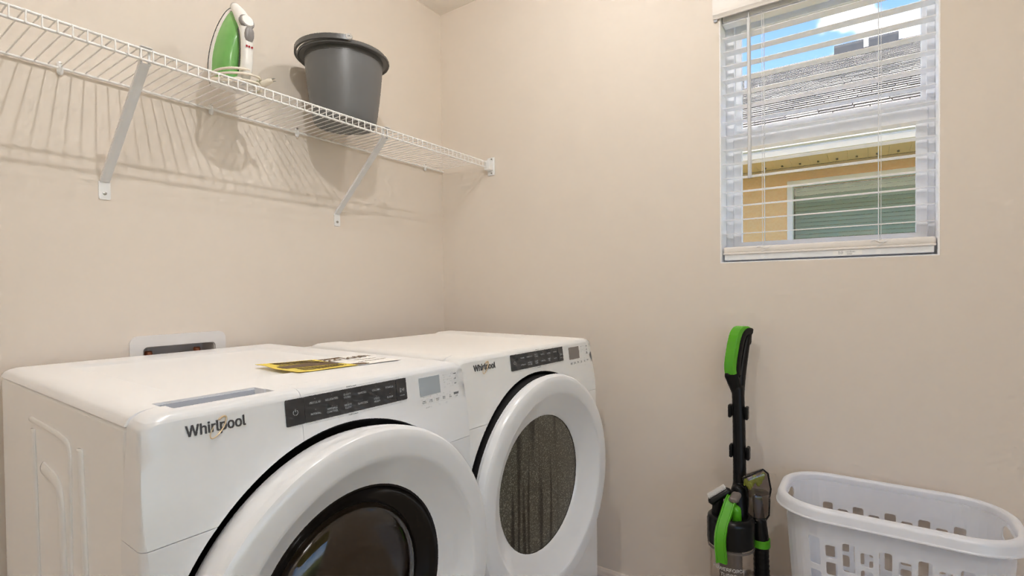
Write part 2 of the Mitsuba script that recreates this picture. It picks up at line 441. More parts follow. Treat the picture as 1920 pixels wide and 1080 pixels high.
def bracket(y, label):
    k = thing('shelf_bracket', label, 'bracket')
    a, b_ = np.array([SD - .008, y, SZ - .0335]), np.array([.006, y, 1.532])
    d = (b_ - a) / np.linalg.norm(b_ - a)
    n = np.cross(d, (0, 1, 0))
    # shallow U-channel: web facing down and out, two flanges
    w, t, h = .0108, .0014, .009
    sec = Polygon([(-w, 0), (w, 0), (w, h), (w - t, h), (w - t, t), (-w + t, t), (-w + t, h), (-w, h)])
    L = np.linalg.norm(b_ - a)
    if n[2] < 0:
        n = -n
    m = xf(prism(sec, L), basis(np.cross(n, d), n, d, a))
    m.fix_normals()
    add('arm', m, 'bracket_white', k)
    hook = cat(rbox(SD - .012, SD + .006, y - .0125, y + .0125, SZ + .0018, SZ + .0036, .0008, 6), rbox(SD - .012, SD - .0062, y - .0112, y - .0062, SZ - .036, SZ + .003, .0008, 6), rbox(SD - .012, SD - .0062, y + .0062, y + .0112, SZ - .036, SZ + .003, .0008, 6))
    add('hook', hook, 'bracket_white', k, 30)
    pl = prism(rrect(-.0135, .0135, -.021, .030, .005), .003)
    add('wall_plate', xf(pl, basis((0, 1, 0), (0, 0, 1), (1, 0, 0), (.0003, y, 1.506))), 'clip_white', k, 30)
    sc = cat(lathe([(0, 0), (.0052, 0), (.0045, .0018), (.002, .0026), (0, .0022)], 18))
    add('screw', xf(sc, basis((0, 1, 0), (0, 0, 1), (1, 0, 0), (.0032, y, 1.502))), 'steel', k, 30)


bracket(-1.3706, 'white diagonal shelf bracket on the left wall, the one left of the iron')
bracket(-.6191, 'white diagonal shelf bracket under the shelf by the grey bucket')
for i, (y, lab) in enumerate([(-1.461, 'small white wall clip on the shelf back wire, left of the left bracket'), (-1.090, 'small white wall clip on the shelf back wire below the iron'), (-.791, 'small white wall clip on the shelf back wire left of the bucket base'), (-.128, 'small white wall clip on the shelf back wire nearest the corner')]):
    k = thing('shelf_clip', lab, 'clip')
    body = tri(hull([((.004, y, SZ + .008), .006), ((.008, y, SZ - .014), .007), ((.013, y, SZ - .004), .0055)], 12).trim_by_plane((1, 0, 0), .0002))
    add('clip_body', body, 'clip_white', k, 40)
    add('screw', xf(lathe([(0, 0), (.0042, 0), (.0036, .002), (0, .0026)], 14), basis((0, 1, 0), (0, 0, 1), (1, 0, 0), (.0098, y, SZ + .010))), 'steel', k, 30)
k = thing('shelf_end_bracket', 'white end bracket holding the shelf front wires on the back wall', 'bracket')
e = cat(rbox(SD - .013, SD + .021, -.032, -.0005, SZ - .040, SZ + .004, .003, 8), rbox(SD - .013, SD + .027, -.006, -.0005, SZ - .062, SZ + .020, .003, 8))
add('end_cap', e, 'clip_white', k, 30)
for zz in (SZ + .012, SZ - .052):
    add('screw', xf(lathe([(0, 0), (.0042, 0), (.0036, .002), (0, .0026)], 14), basis((1, 0, 0), (0, 0, 1), (0, -1, 0), (SD + .012, -.0062, zz))), 'steel', k, 30)
STOP = SZ + .0016   # top of the wires

# ------------------------------------------------------------------ laundry outlet box in the left wall
k = thing('laundry_outlet_box', 'white recessed plumbing box in the left wall behind the washer', 'outlet box')
fl = rrect(-1.322, -1.058, .862, 1.102, .022).difference(rrect(OBY0, OBY1, OBZ0, OBZ1, .012))
add('flange', xf(prism(fl, .006), basis((0, 1, 0), (0, 0, 1), (1, 0, 0), (.0003, 0, 0))), 'box_white', k, 30)
inn = prism(rrect(OBY0, OBY1, OBZ0, OBZ1, .012).difference(rrect(OBY0 + .002, OBY1 - .002, OBZ0 + .002, OBZ1 - .002, .01)), .08)
inn = cat(xf(inn, basis((0, 1, 0), (0, 0, 1), (1, 0, 0), (-.08, 0, 0))), bx(-.083, -.08, OBY0, OBY1, OBZ0, OBZ1))
add('recess', inn, 'box_inner', k)
for y in (-1.262, -1.128):
    v = add('valve', cat(lathe([(0, 0), (.008, 0), (.008, .03), (.0098, .033), (.0098, .050), (.008, .053), (0, .053)], 20)), 'copper', k, 30, M=T4().translate([-.035, y, 1.000]))
    add('stub_pipe', lathe([(0, 0), (.007, 0), (.007, .094), (0, .094)], 16), 'copper', v, 30, M=T4().translate([-.035, y, .9065]))

# ------------------------------------------------------------------ washer and dryer
W, D0 = 0.686, -0.80
ZD, RH, RO = 0.635, 0.3380, 0.333
SLOPE = .12
EX, EY, EZ = (0, 1, 0), np.array((-SLOPE, 0, 1)) / math.hypot(1, SLOPE), np.array((1, 0, SLOPE)) / math.hypot(1, SLOPE)


def face(u, z, lift=0.0):
    """a frame lying on the sloped console at (u, z)"""
    return basis(EX, EY, EZ, np.array((-SLOPE * (z - .99), u, z)) + np.asarray(EZ) * (lift + .0002))


def front_solid(f):
    prof = [(-.06, .028), (.006 + f, .028), (.013 + f, .040), (.0145 + f, .30), (.0145 + f, .82), (.0130 + f, .865), (.0085 + f * .6, .915), (.0035 + f * .25, .957), (0, .990), (-SLOPE * .046, 1.036), (-.0075, 1.0400), (-.0120, 1.0455), (-.0190, 1.0490), (-.030, 1.0507), (-.06, 1.051)]
    a = xf(prism(Polygon(prof), W), basis((1, 0, 0), (0, 0, 1), (0, -1, 0), (0, W, 0)))
    a.fix_normals()
    foot = Polygon(list(rrect(-.30, .0150 + f, 0, W, .016).exterior.coords)).intersection(sbox(-.06, -1, .1, 1))
    b_ = prism(foot, 1.2)
    el = [(u, 1.029 + .022 * math.sqrt(max(0, 1 - (1 - u / .04) ** 2))) for u in np.linspace(0, .04, 9)]
    top = Polygon([(0, 0)] + el + [(W - u, z) for u, z in el[::-1]] + [(W, 0)])
    c = xf(prism(top, .2), basis((0, 1, 0), (0, 0, 1), (1, 0, 0), (-.12, 0, 0)))
    s = man(a) ^ man(b_) ^ man(c)
    hole = m3.Manifold.cylinder(.3, RH, circular_segments=128).rotate((0, 90, 0)).translate((-.1, W / 2, ZD))
    return s - hole


def lid_mesh(D0):
    us = np.unique(np.concatenate([np.linspace(0, .04, 9) ** 1.0, np.linspace(.04, .098, 3), np.linspace(.098, .118, 6), np.linspace(.118, W - .118, 10), W - np.linspace(.098, .118, 6), W - np.linspace(0, .04, 9), W - np.linspace(.04, .098, 3)]))
    ds = np.unique(np.concatenate([D0 + np.linspace(0, .03, 8), np.linspace(D0 + .03, -.765, 3), np.linspace(-.765, -.745, 6), np.linspace(-.74, -.22, 12), np.linspace(-.215, -.195, 6), np.linspace(-.19, -.0605, 5)]))
    U, Dm = np.meshgrid(us, ds)
    def roll(e, w, h):
        return np.where(e < w, h * (1 - np.sqrt(np.maximum(0, 1 - (1 - np.minimum(e, w) / w) ** 2))), 0)
    z = 1.051 - np.maximum(roll(np.minimum(U, W - U), .04, .020), roll(Dm - D0, .03, .018))
    sm = lambda t: np.clip(t, 0, 1) ** 2 * (3 - 2 * np.clip(t, 0, 1))
    r = sm((np.minimum(U, W - U) - .098) / .02) * sm((Dm + .765) / .02) * sm((-.195 - Dm) / .02)
    z = z - .006 * r
    n, k_ = len(ds), len(us)
    v = np.stack([Dm, U, z], -1).reshape(-1, 3)
    F = []
    for i in range(n - 1):
        for j in range(k_ - 1):
            a, b_, c, d_ = i * k_ + j, i * k_ + j + 1, (i + 1) * k_ + j + 1, (i + 1) * k_ + j
            F += [[a, c, b_], [a, d_, c]]
    edge = [j for j in range(k_)] + [i * k_ + k_ - 1 for i in range(1, n)] + [(n - 1) * k_ + j for j in range(k_ - 2, -1, -1)] + [i * k_ for i in range(n - 2, 0, -1)]
    o = len(v)
    low = v[edge].copy()
    low[:, 2] = 1.0295
    v = np.vstack([v, low, [[-.4, W / 2, 1.0295]]])
    m_ = len(edge)
    for q in range(m_):
        a, b_ = edge[q], edge[(q + 1) % m_]
        F += [[a, b_, o + (q + 1) % m_], [a, o + (q + 1) % m_, o + q], [o + q, o + (q + 1) % m_, o + m_]]
    v[:, 1] = W / 2 + (v[:, 1] - W / 2) * (.3390 / (W / 2))
    m = trimesh.Trimesh(v, np.array(F), process=False)
    m.fix_normals()
    return m


def xdisc(m):
    """turn a lathe about z into one about the machine's d axis at the door centre"""
    return xf(m, basis((0, 1, 0), (0, 0, 1), (1, 0, 0), (0, W / 2, ZD)))


def taper(m):
    """the console narrows a little towards the top; the body below is a touch wider"""
    v = np.array(m.vertices)
    t = np.clip((v[:, 2] - .86) / .185, 0, 1)
    hw = .3465 - .0115 * t
    v[:, 1] = W / 2 + (v[:, 1] - W / 2) * hw / (W / 2)
    return trimesh.Trimesh(v, m.faces, process=False)


FRONT = front_solid(.004)
up = FRONT.trim_by_plane((0, 0, 1), .8685)
LOWER = taper(tri(FRONT.trim_by_plane((0, 0, -1), -.8675)))
DRAW = up.trim_by_plane((0, -1, 0), -.2468)
slot_c = man(rbox(-.104, -.040, .058, .214, 1.030, 1.08, .006, 8))
LID = lid_mesh(-.872)
LID_D = lid_mesh(-.70)
slot_l = man(bx(-.10, -.05, .060, .212, 1.02, 1.08))
CONS_W = taper(tri(up.trim_by_plane((0, 1, 0), .2474).refine_to_length(.03)))
CONS_D = taper(tri(up.refine_to_length(.03)))
DRAW = taper(tri((DRAW - man(rbox(-.12, -.0305, .050, .212, 1.0285, 1.09, .0005, 8))).refine_to_length(.03)))
LIDW = tri(man(LID) - man(bx(-.094, -.02, .050, .212, 1.02, 1.09)))
def cabinet(d0):
    return tri(man(rbox(d0, -.0615, .0045, W - .0045, .028, 1.0285, .008, 8)) - m3.Manifold.cylinder(.6, .300, circular_segments=96).rotate((0, 90, 0)).translate((d0 + .06, W / 2, ZD)))


CAB, CAB_D = cabinet(-.868), cabinet(-.695)
GASKET = xdisc(lathe([(.222, -.058), (.3370, -.058), (.3370, .0005), (.335, .0005), (.334, -.040), (.222, -.040)], 128))
def door_ring(d, gl, rg, back=True):
    """front face at depth d, glass edge at depth gl and radius rg"""
    rear = [(rg - .002, -.012), (.300, -.010), (.316, -.004), (.3235, .006), (.3285, .026)] if back else [(rg - .002, -.012), (.300, .0), (.318, .026), (.3285, .030)]
    return xdisc(lathe(rear + [(.3320, .044), (.3330, d - .022), (.3312, d - .012), (.3270, d - .0055), (.3200, d - .0018), (.3120, d - .0004), (.300, d), (.284, d - .0003), (.278, d - .0012), (.274, d - .0034), (.270, d - .0070), (.250, gl + .0075 + (d - .012 - gl - .0075) * .62), (rg + .008, gl + .0070), (rg + .003, gl + .0035), (rg, gl + .001), (rg - .002, gl - .001)], 160))


GW, GD = .025, .012
DOOR = door_ring(.082, GW, .2125)
DOOR_D = door_ring(.065, GD + .004, .2060, False)
DOOR_BACK = xdisc(lathe([(.302, -.030), (.327, -.030), (.327, .0295), (.318, .0255), (.302, -.002)], 160))
WGL_RING = xdisc(lathe([(.2088, GW + .0006), (.2096, GW + .0018), (.2150, GW + .0020), (.2150, -.016), (.172, -.014), (.170, -.008), (.172, -.0015), (.185, .003), (.200, .012), (.2065, .020)], 128))
bowl_p = [(.1718, -.003)] + [(r, .030 - .032 * (1 - math.sqrt(max(0, 1 - ((r - .080) / .0918) ** 2)))) for r in np.linspace(.1715, .080, 28)] + [(.05, .0304), (.02, .0307), (0.0, .0308)]
BOWL = xdisc(trimesh.creation.revolve(np.array(bowl_p), sections=96))
BOWL.fix_normals()
DRUM = xdisc(lathe([(.235, -.06), (.24, -.06), (.24, -.52), (0, -.52), (0, -.515), (.235, -.515)], 96))
holes = []
for rr, nn in ((.05, 8), (.085, 14), (.12, 20), (.155, 26), (.19, 32)):
    for q in range(nn):
        a = 2 * math.pi * q / nn + rr * 9
        h_ = trimesh.creation.cylinder(.0035, .001, sections=8)
        h_.apply_translation((rr * math.cos(a), rr * math.sin(a), -.5143))
        holes.append(h_)
for q in range(30):
    for dd in np.linspace(-.10, -.49, 16):
        a = 2 * math.pi * q / 30 + (round(dd * 1000) % 2) * .1
        h_ = trimesh.creation.cylinder(.0038, .001, sections=8)
        M_ = basis((-math.sin(a), math.cos(a), 0), (0, 0, 1), (math.cos(a), math.sin(a), 0), (.2346 * math.cos(a), .2346 * math.sin(a), dd))
        holes.append(xf(h_, M_))
HOLES = xdisc(cat(holes))
DGL = xdisc(lathe([(0, GD), (.2060, GD), (.2065, GD - .003), (.2060, GD - .006), (0, GD - .006)], 128))
DGLR = xdisc(lathe([(.2025, GD + .0004), (.2085, GD + .0042), (.2091, GD), (.2025, GD - .0005)], 128))


def panel_bits(kind):
    """the control strip: (body pieces, lettering, light print) in local frames"""
    u0, u1, z0, z1 = .2178, .4943, .9896, 1.0357
    zc, h = (z0 + z1) / 2, (z1 - z0)
    def plate(a, b_, r, lift):
        return xf(prism(rrect(a, b_, -h / 2 * 1.0, h / 2 * 1.0, r), .0014), face(0, zc, lift))
    s1, s2 = u0 + .0355, u1 - .0285
    power, main, start = plate(u0, s1 - .0005, .0025, .0006), plate(s1 + .0005, s2 - .0005, .0008, .0), plate(s2 + .0005, u1, .0025, .0006)
    L = []
    def put(t, u, dz, hh, lift=.0016, bold=False):
        L.append(xf(text(t, hh, .0003, bold), face(u, zc + dz - hh * .35, lift)))
    cols = np.linspace(s1 + .022, s2 - .018, 6)
    if kind == 'washer':
        r1 = ['REGULAR', 'DELICATES', 'BULKY/ITEMS', 'WHITES', 'COLORS', 'TOWELS']
        r2 = ['NORMAL', 'WRINKLE/CONTROL', 'HEAVY/DUTY', 'SANITIZE', 'COLD/WASH', 'QUICK']
    else:
        r1 = ['NORMAL', 'DELICATES', 'BULKY/ITEMS', 'WHITES', 'COLORS', 'TOWELS']
        r2 = ['REGULAR', 'WRINKLE/CONTROL', 'HEAVY/DUTY', 'SANITIZE', 'TIMED/DRY', 'QUICK']
    for row, dz in ((r1, .0095), (r2, -.0105)):
        for u, w in zip(cols, row):
            ws = w.split('/')
            for q, x in enumerate(ws):
                put(x, u, dz + (0 if len(ws) == 1 else (.0028, -.0028)[q]), .0036)
            L.append(xf(trimesh.creation.cylinder(.0005, .0004, sections=8), face(u, zc + dz + .0075, .0016)))
    # power mark and play mark
    a = np.linspace(math.radians(125), math.radians(415), 24)
    arc = Polygon([(.0048 * math.cos(t), .0048 * math.sin(t)) for t in a] + [(.0041 * math.cos(t), .0041 * math.sin(t)) for t in a[::-1]])
    L.append(xf(cat(prism(arc, .0003), xf(prism(sbox(-.0004, .0008, .0004, .0062), .0003), np.eye(4))), face((u0 + s1) / 2, zc - .001, .0022)))
    pt = Polygon([(-.0045, -.005), (-.0045, .005), (.0035, 0)])
    pl = pt.difference(affinity.scale(pt, .72, .72))
    L.append(xf(cat(prism(pl, .0003), prism(sbox(.0042, -.0032, .0048, .0032), .0003), prism(sbox(.0058, -.0032, .0064, .0032), .0003)), face((s2 + u1) / 2, zc - .001, .0022)))
    put('START/PAUSE', (s2 + u1) / 2, -.0125, .0015, .0022)
    return power, main, start, cat(L)


def fascia_print(kind):
    L, G, B = [], [], []
    def line(a, b_, z, t=.0004):
        G.append(xf(prism(sbox(a, -t / 2, b_, t / 2), .0002), face(0, z)))
    def vline(u, a, b_, t=.0003):
        G.append(xf(prism(sbox(u - t / 2, a - 1, u + t / 2, b_ - 1), .0002), face(0, 1.0)))
    def put(t, u, z, h, dst, bold=False):
        dst.append(xf(text(t, h, .0003, bold), face(u, z - h / 2)))
    wd = 'wash' if kind == 'washer' else 'dry'
    for txt, z in (('WHAT to ' + wd, 1.0392), ('HOW to ' + wd, .9858)):
        put(txt, .356, z, .0024, L)
        line(.256, .340, z); line(.372, .478, z)
    put
    names = ['Temp', 'Spin', 'Soil'] if kind == 'washer' else ['Temp', 'Time', 'Dry/Level']
    for i, n_ in enumerate(names):
        z = 1.0235 - i * .0115
        ws = n_.split('/')
        for q, w in enumerate(ws):
            put(w, .651, z + (0 if len(ws) == 1 else (.0018, -.0018)[q]), .0030, L, True)
        if kind == 'washer':
            ring = rrect(-.0105, .0105, -.0045, .0045, .0008).difference(rrect(-.0102, .0102, -.0042, .0042, .0007))
            G.append(xf(prism(ring, .0002), face(.651, z)))
        for q in range(5 if i < 2 else 3):
            L.append(xf(trimesh.creation.cylinder(.0006, .0004, sections=8), face(.612 + q * .0062 + (0 if i < 2 else .0124), z + .001)))
        put('MIN', .614, z - .0042, .0013, G); put('MAX', .635, z - .0042, .0013, G)
    opts = ['Clean/Washer', 'Drain/& Spin', 'Steam/Clean', 'Extra/Rinse', 'Pre/Soak'] if kind == 'washer' else ['Wrinkle/Shield', 'Steam/Refresh', 'Static/Reduce', 'Damp/Alert', 'Drum/Light', 'Signal']
    us = .5440 + np.arange(6) * .0213
    for u, o in zip(us, opts):
        for q, w in enumerate(o.split('/')):
            put(w, u, .9735 + (.0018, -.0018)[q], .0027, L, True)
        L.append(xf(trimesh.creation.cylinder(.0006, .0004, sections=8), face(u, .9835)))
        vline(u + .0106, .9675, .9795)
    if kind == 'washer':
        B.append(xf(prism(sbox(-.0085, .0006, .0085, .0060), .0003), face(us[5], .9735)))
        put('x 10', us[5], .9706, .0030, L, True)
        line(us[0] - .0105, us[5] + .0105, .9675); line(us[0] - .0105, us[5] + .0105, .9795)
        put('hold 3 sec', .557, .9600, .0028, L)
        for q, w in enumerate(('to lock', 'to start')):
            for r_ in (0, 1):
                put(w, .592 + q * .021, .9622 - r_ * .0030, .0018, G)
    else:
        put('hold', .63, .9600, .0020, G)
    return cat(L), cat(G), (cat(B) if B else None)


def badge():
    t = text('Whirlpool', .0160, .0012, True, False)
    s = .088 / (t.bounds[1][0] - t.bounds[0][0])
    t.apply_scale((s, s * 1.12, 1))
    t.apply_translation((-t.bounds[0][0], 0, 0))
    e = t.copy()
    e.apply_scale((1, 1, .6))
    e.apply_translation((.0006, -.0007, 0))
    a = np.linspace(math.radians(-262), math.radians(60), 60)
    ang = math.radians(52)
    pts = np.stack([.0185 * np.cos(a), .0068 * np.sin(a), 0 * a + .0022], -1)
    R = np.array([[math.cos(ang), -math.sin(ang), 0], [math.sin(ang), math.cos(ang), 0], [0, 0, 1]])
    pts = pts @ R.T + (.0455, .0052, 0)
    ring = tube(pts, .0014, 8, False, np.linspace(.55, 1.15, 60))
    return t, e, ring


BADGE = badge()


def machine(kind, x0, y0, rot):
    wash = kind == 'washer'
    M = T4().translate([x0, y0 + W / 2, 0]).rotate([0, 0, 1], math.degrees(rot)).translate([0, -W / 2, 0])
    en = 'enamel' if wash else 'enamel_dryer'
    k = thing('washing_machine' if wash else 'tumble_dryer',
              'white front-loading washer with a dark round glass door, nearest the camera' if wash else 'white front-loading dryer with a fogged round door window, in the corner beyond the washer',
              'washing machine' if wash else 'dryer')
    A = lambda n_, m, b_, p=k, s=30, **kw: add(n_, m, b_, p, s, M=M, **kw)
    A('cabinet', CAB if wash else CAB_D, 'side_enamel')
    A('lid', LIDW if wash else LID_D, en, s=40)
    con = A('console', CONS_W if wash else CONS_D, en, s=28)
    A('lower_panel', LOWER, en, s=28)
    if wash:
        dw = A('dispenser_drawer', DRAW, en, s=28)
        A('drawer_pull', cat(bx(-.0938, -.0307, .0523, .2117, 1.0288, 1.0304), bx(-.0938, -.0925, .0523, .2117, 1.0288, 1.0470)), 'slot_grey', dw, False)  # grey tray painted darker for the shade of a deeper slot
    for dx in (-.64, -.10):
        for u in (.06, W - .06):
            A('foot', xf(lathe([(0, 0), (.02, 0), (.02, .008), (.012, .014), (.012, .034), (0, .034)], 20), trimesh.transformations.translation_matrix((dx, u, 0))), 'black_gap')
    pw, mn, st, let = panel_bits(kind)
    cp = A('control_panel', mn, 'panel_film', k, False, label='glossy black touch panel with programme names')
    A('power_key', pw, 'panel_film', cp, False)
    A('start_key', st, 'panel_film', cp, False)
    A('lettering', let, 'print_silver', cp, False, kind='stuff')
    lc = xf(prism(rrect(.533, .5976, -.0205, .0205, .001), .0012), face(0, 1.0072))
    A('display', lc, 'lcd_blue_reflection' if wash else 'lcd_brown_reflection', k, False, label='blank display with a reflected tint in its colour')
    L, G, B = fascia_print(kind)
    A('printed_legend', L, 'print_grey', con, False, kind='stuff')
    A('printed_frame', G, 'print_light', con, False, kind='stuff')
    if B is not None:
        A('dark_key_print', B, 'print_grey', con, False)
    t, e, ring = BADGE
    bz = 1.0100
    F = face(.0620 if wash else .0620, bz)
    bd = A('badge', xf(t, F), 'badge_dark', k, False, label='raised brand lettering with a gold loop')
    A('badge_outline', xf(e, F), 'badge_edge', bd, False)  # pale chrome edge showing beside the dark letters
    A('badge_loop', xf(ring, F), 'badge_gold', bd, True)
    A('door_gasket', GASKET, 'black_gap', s=40, label='black ring in the gap round the door')
    dr_ = A('door', DOOR if wash else DOOR_D, 'door_white', s=24, label='broad white ring-shaped door')
    if wash:
        A('glass_ring', WGL_RING, 'gloss_black', dr_, 30)
        A('glass_bowl', BOWL, 'washer_glass_mat', dr_, True)
        dm = A('drum', DRUM, 'drum_steel', s=30, label='dark steel drum behind the glass')
        A('drum_holes', HOLES, 'black_gap', dm, False, kind='stuff')
        # pressed ribs of the side panel
        yw = .0035
        def rib(pts, w, h):
            p = np.array(pts, float)
            for _ in range(2 if len(pts) > 2 else 0):   # corner cutting
                p = np.vstack([p[:1], np.stack([p[:-1] * .75 + p[1:] * .25, p[:-1] * .25 + p[1:] * .75], 1).reshape(-1, 2), p[-1:]])
            a = np.linspace(0, 2 * math.pi, 13)[:-1]
            p = np.array([(x - .905, yw, z) for x, z in p])
            m = tube(p, w, 12)
            m.vertices[:, 1] = yw + (m.vertices[:, 1] - yw) * h / w
            return m
        A('side_rib', rib([(.405, .884), (.45, .882), (.508, .873), (.520, .850), (.526, .78), (.530, .70), (.53, .5), (.53, .2)], .013, .006), 'side_enamel', s=True)
        A('side_rib', rib([(.640, .963), (.645, .90), (.652, .80), (.655, .70), (.655, .2)], .010, .005), 'side_enamel', s=True)
        A('side_rib', rib([(.31, .968), (.45, .968), (.560, .964), (.580, .952), (.578, .90), (.57, .75), (.566, .2)], .006, .0035), 'side_enamel', s=True)
        A('side_rib', rib([(.33, .95), (.34, .8), (.36, .2)], .012, .004), 'side_enamel', s=True)
    else:
        A('door_glass', DGL, 'dryer_glass_mat', dr_, 30, label='dark door window fogged with drops and streaks')
        A('glass_bezel', DGLR, 'gloss_black', dr_, 30)
        A('door_back', DOOR_BACK, 'black_gap', dr_, 40, label='black back of the door ring')
        a = np.linspace(0, 2 * np.pi, 33)[:-1]
        rg = Polygon([(np.cos(t) * .017, np.sin(t) * .017) for t in a]).difference(Polygon([(np.cos(t) * .0158, np.sin(t) * .0158) for t in a]))
        ms = [prism(rg, .0003)]
        for q in (-.005, .0, .005):
            ms.append(xf(prism(sbox(-.010, -.0011, .010, .0011), .0003), basis((.7, .7, 0), (-.7, .7, 0), (0, 0, 1), (q, -q, 0))))
        A('round_mark', xf(cat(ms), basis((0, 1, 0), (0, 0, 1), (1, 0, 0), (.0307, .655, .192))), 'print_grey', s=False)
    return k


XW, YW = .905, -1.6093
machine('washer', XW, YW, -.018)
machine('dryer', XW - .007, YW + .6964, -.058)

# ------------------------------------------------------------------ energy label lying on the washer
k = thing('energy_label', 'creased yellow and white paper energy label lying on the washer lid', 'label')


def sheet(corners, nx, ny, amp, z, t=.0004, seed=1):
    c = np.array(corners, float)
    g = []
    for j in range(ny + 1):
        for i in range(nx + 1):
            a, b_ = i / nx, j / ny
            p = (1 - a) * (1 - b_) * c[0] + a * (1 - b_) * c[1] + a * b_ * c[2] + (1 - a) * b_ * c[3]
            g.append((p[0], p[1], z + amp * float(meshkit.noise(np.array([p[0] * 22, p[1] * 22, seed])))))
    v = np.array(g)
    F = []
    w = nx + 1
    for j in range(ny):
        for i in range(nx):
            a = j * w + i
            F += [[a, a + 1, a + w + 1], [a, a + w + 1, a + w]]
    n = len(v)
    v = np.vstack([v, v - (0, 0, t)])
    F = np.array(F)
    m = trimesh.Trimesh(v, np.vstack([F, F[:, ::-1] + n]), process=False)
    return m


ZL = 1.0517
yl = [(.540, -1.250), (.735, -1.262), (.755, -1.122), (.585, -1.122)]
add('yellow_sheet', sheet(yl, 14, 12, .0035, ZL), 'paper_yellow', k, True, label='yellow half with dark print')


def on(c, a0, a1, b0, b1, amp, seed, n=(8, 6)):
    c = np.array(c)
    q = lambda a, b_: (1 - a) * (1 - b_) * c[0] + a * (1 - b_) * c[1] + a * b_ * c[2] + (1 - a) * b_ * c[3]
    return sheet([q(a0, b0), q(a1, b0), q(a1, b1), q(a0, b1)], *n, amp, ZL + .0007, .0003, seed)


ink = [on(yl, .38, .62, .10, .98, .0035, 1)]
for a in (.08, .14, .20, .26, .32, .68, .74, .80, .86):
    ink.append(on(yl, a, a + .022, .18, .9, .0035, 1))
add('dark_print', cat(ink), 'paper_ink', k, True)
wl_ = [(.585, -1.121), (.755, -1.121), (.775, -1.005), (.600, -1.010)]
add('white_sheet', sheet(wl_, 14, 12, .0025, ZL, seed=2), 'paper_white', k, True, label='white half with dark print')
ink = [on(wl_, .02, .12, .0, .55, .0025, 2), on(wl_, .82, .96, .02, .3, .0025, 2), on(wl_, .5, .515, .4, .95, .0025, 2), on(wl_, .7, .712, .3, .95, .0025, 2)]
t_ = xf(text('126 kWh', .026, .0004, True), basis((0, 1, 0), (-1, 0, 0), (0, 0, 1), (.655, -1.078, ZL + .0032)))
add('dark_print', cat(ink + [t_]), 'paper_ink', k, True)

# ------------------------------------------------------------------ bucket on the shelf
bc = np.array([.188, -.715, STOP])
k = thing('bucket', 'dark grey plastic bucket with a carry handle standing on the wire shelf', 'bucket')
Mb = T4().translate(bc.tolist()).scale([1.065, 1.065, 0.945])
prof = [(0, 0), (.088, 0), (.096, .003), (.101, .012), (.106, .040), (.1135, .10), (.1195, .16), (.1240, .215), (.1265, .262), (.1240, .262), (.1215, .215), (.117, .16), (.111, .10), (.1035, .042), (.097, .014), (.088, .006), (0, .006)]
add('body', lathe(prof, 96), 'bucket_grey', k, 35, M=Mb)
rim = lathe([(.1235, .232), (.1265, .232), (.1270, .247), (.140, .249), (.1465, .244), (.1480, .247), (.1465, .254), (.140, .262), (.130, .2655), (.1245, .2655)], 96)
add('rim', rim, 'bucket_rim', k, 35, M=Mb)
dirc = np.array([1.574, -1.213]); azc = math.atan2(dirc[1], dirc[0]) + .10
a = np.linspace(azc, azc - math.pi, 70)
bail = np.stack([.1525 * np.cos(a), .1525 * np.sin(a), .259 + .004 * np.sin((azc - a))], -1)
sec = [(-.0035, -.0085), (.0035, -.0085), (.0045, -.006), (.0045, .006), (.0035, .0085), (-.0035, .0085)]
hd = add('handle', sweep(bail, [(s_[1], s_[0]) for s_ in sec] if False else sec), 'bucket_rim', k, 40, M=Mb)
for a_ in (azc, azc - math.pi):
    c = np.array([math.cos(a_), math.sin(a_), 0])
    tn = np.array([-c[1], c[0], 0])
    pv = lathe([(0, 0), (.0115, 0), (.0115, .010), (.009, .013), (.004, .013), (.004, .010), (0, .010)], 24)
    add('pivot', xf(pv, basis(tn, (0, 0, 1), np.cross(tn, (0, 0, 1)), c * .144 + (0, 0, .262))), 'bucket_pivot', k, 30, M=Mb)

# ------------------------------------------------------------------ steam iron standing on its heel
k = thing('steam_iron', 'green and white steam iron standing on its heel with cord wound round it', 'iron')
# local: L up from heel to tip (0..0.27), h from soleplate (0) to handle (0.13), w across
IL = .240


def plan(hh, l0, l1, grow, n=30):
    t = np.linspace(0, 1, n)
    l = l0 + (l1 - l0) * t
    w = grow * np.power(np.maximum(1 - np.clip((l - .06) / (l1 - .06), 0, 1) ** 1.75, 0), .80)
    w = w * (1 - .16 * np.clip((.06 - l) / .06, 0, 1) ** 2)
    return Polygon([(a, b_) for a, b_ in zip(l, w)] + [(a, -b_) for a, b_ in zip(l[::-1], w[::-1])][1:])


def loft(levels):
    """levels: list of (h, l0, l1, halfwidth): a body through the plan outlines"""
    rings = []
    for h_, l0, l1, g in levels:
        t = np.linspace(0, 1, 30)
        l = l0 + (l1 - l0) * t
        w = g * np.power(np.maximum(1 - np.clip((l - l0 - .06) / (l1 - l0 - .06), 0, 1) ** 1.75, 0), .80)
        w = w * (1 - .16 * np.clip((.06 - (l - l0)) / .06, 0, 1) ** 2)
        rings.append(np.array([(a, b_, h_) for a, b_ in zip(l, w)] + [(a, -b_, h_) for a, b_ in zip(l[::-1][1:], w[::-1][1:])]))
    n = len(rings[0])
    v = np.vstack(rings + [rings[0].mean(0)[None], rings[-1].mean(0)[None]])
    F = []
    for i in range(len(rings) - 1):
        for a in range(n):
            b_ = (a + 1) % n
            F += [[i * n + a, i * n + b_, (i + 1) * n + b_], [i * n + a, (i + 1) * n + b_, (i + 1) * n + a]]
    o = len(rings) * n
    for a in range(n):
        b_ = (a + 1) % n
        F += [[o, b_, a], [o + 1, (len(rings) - 1) * n + a, (len(rings) - 1) * n + b_]]
    m = trimesh.Trimesh(v, np.array(F), process=False)
    m.fix_normals()
    return m


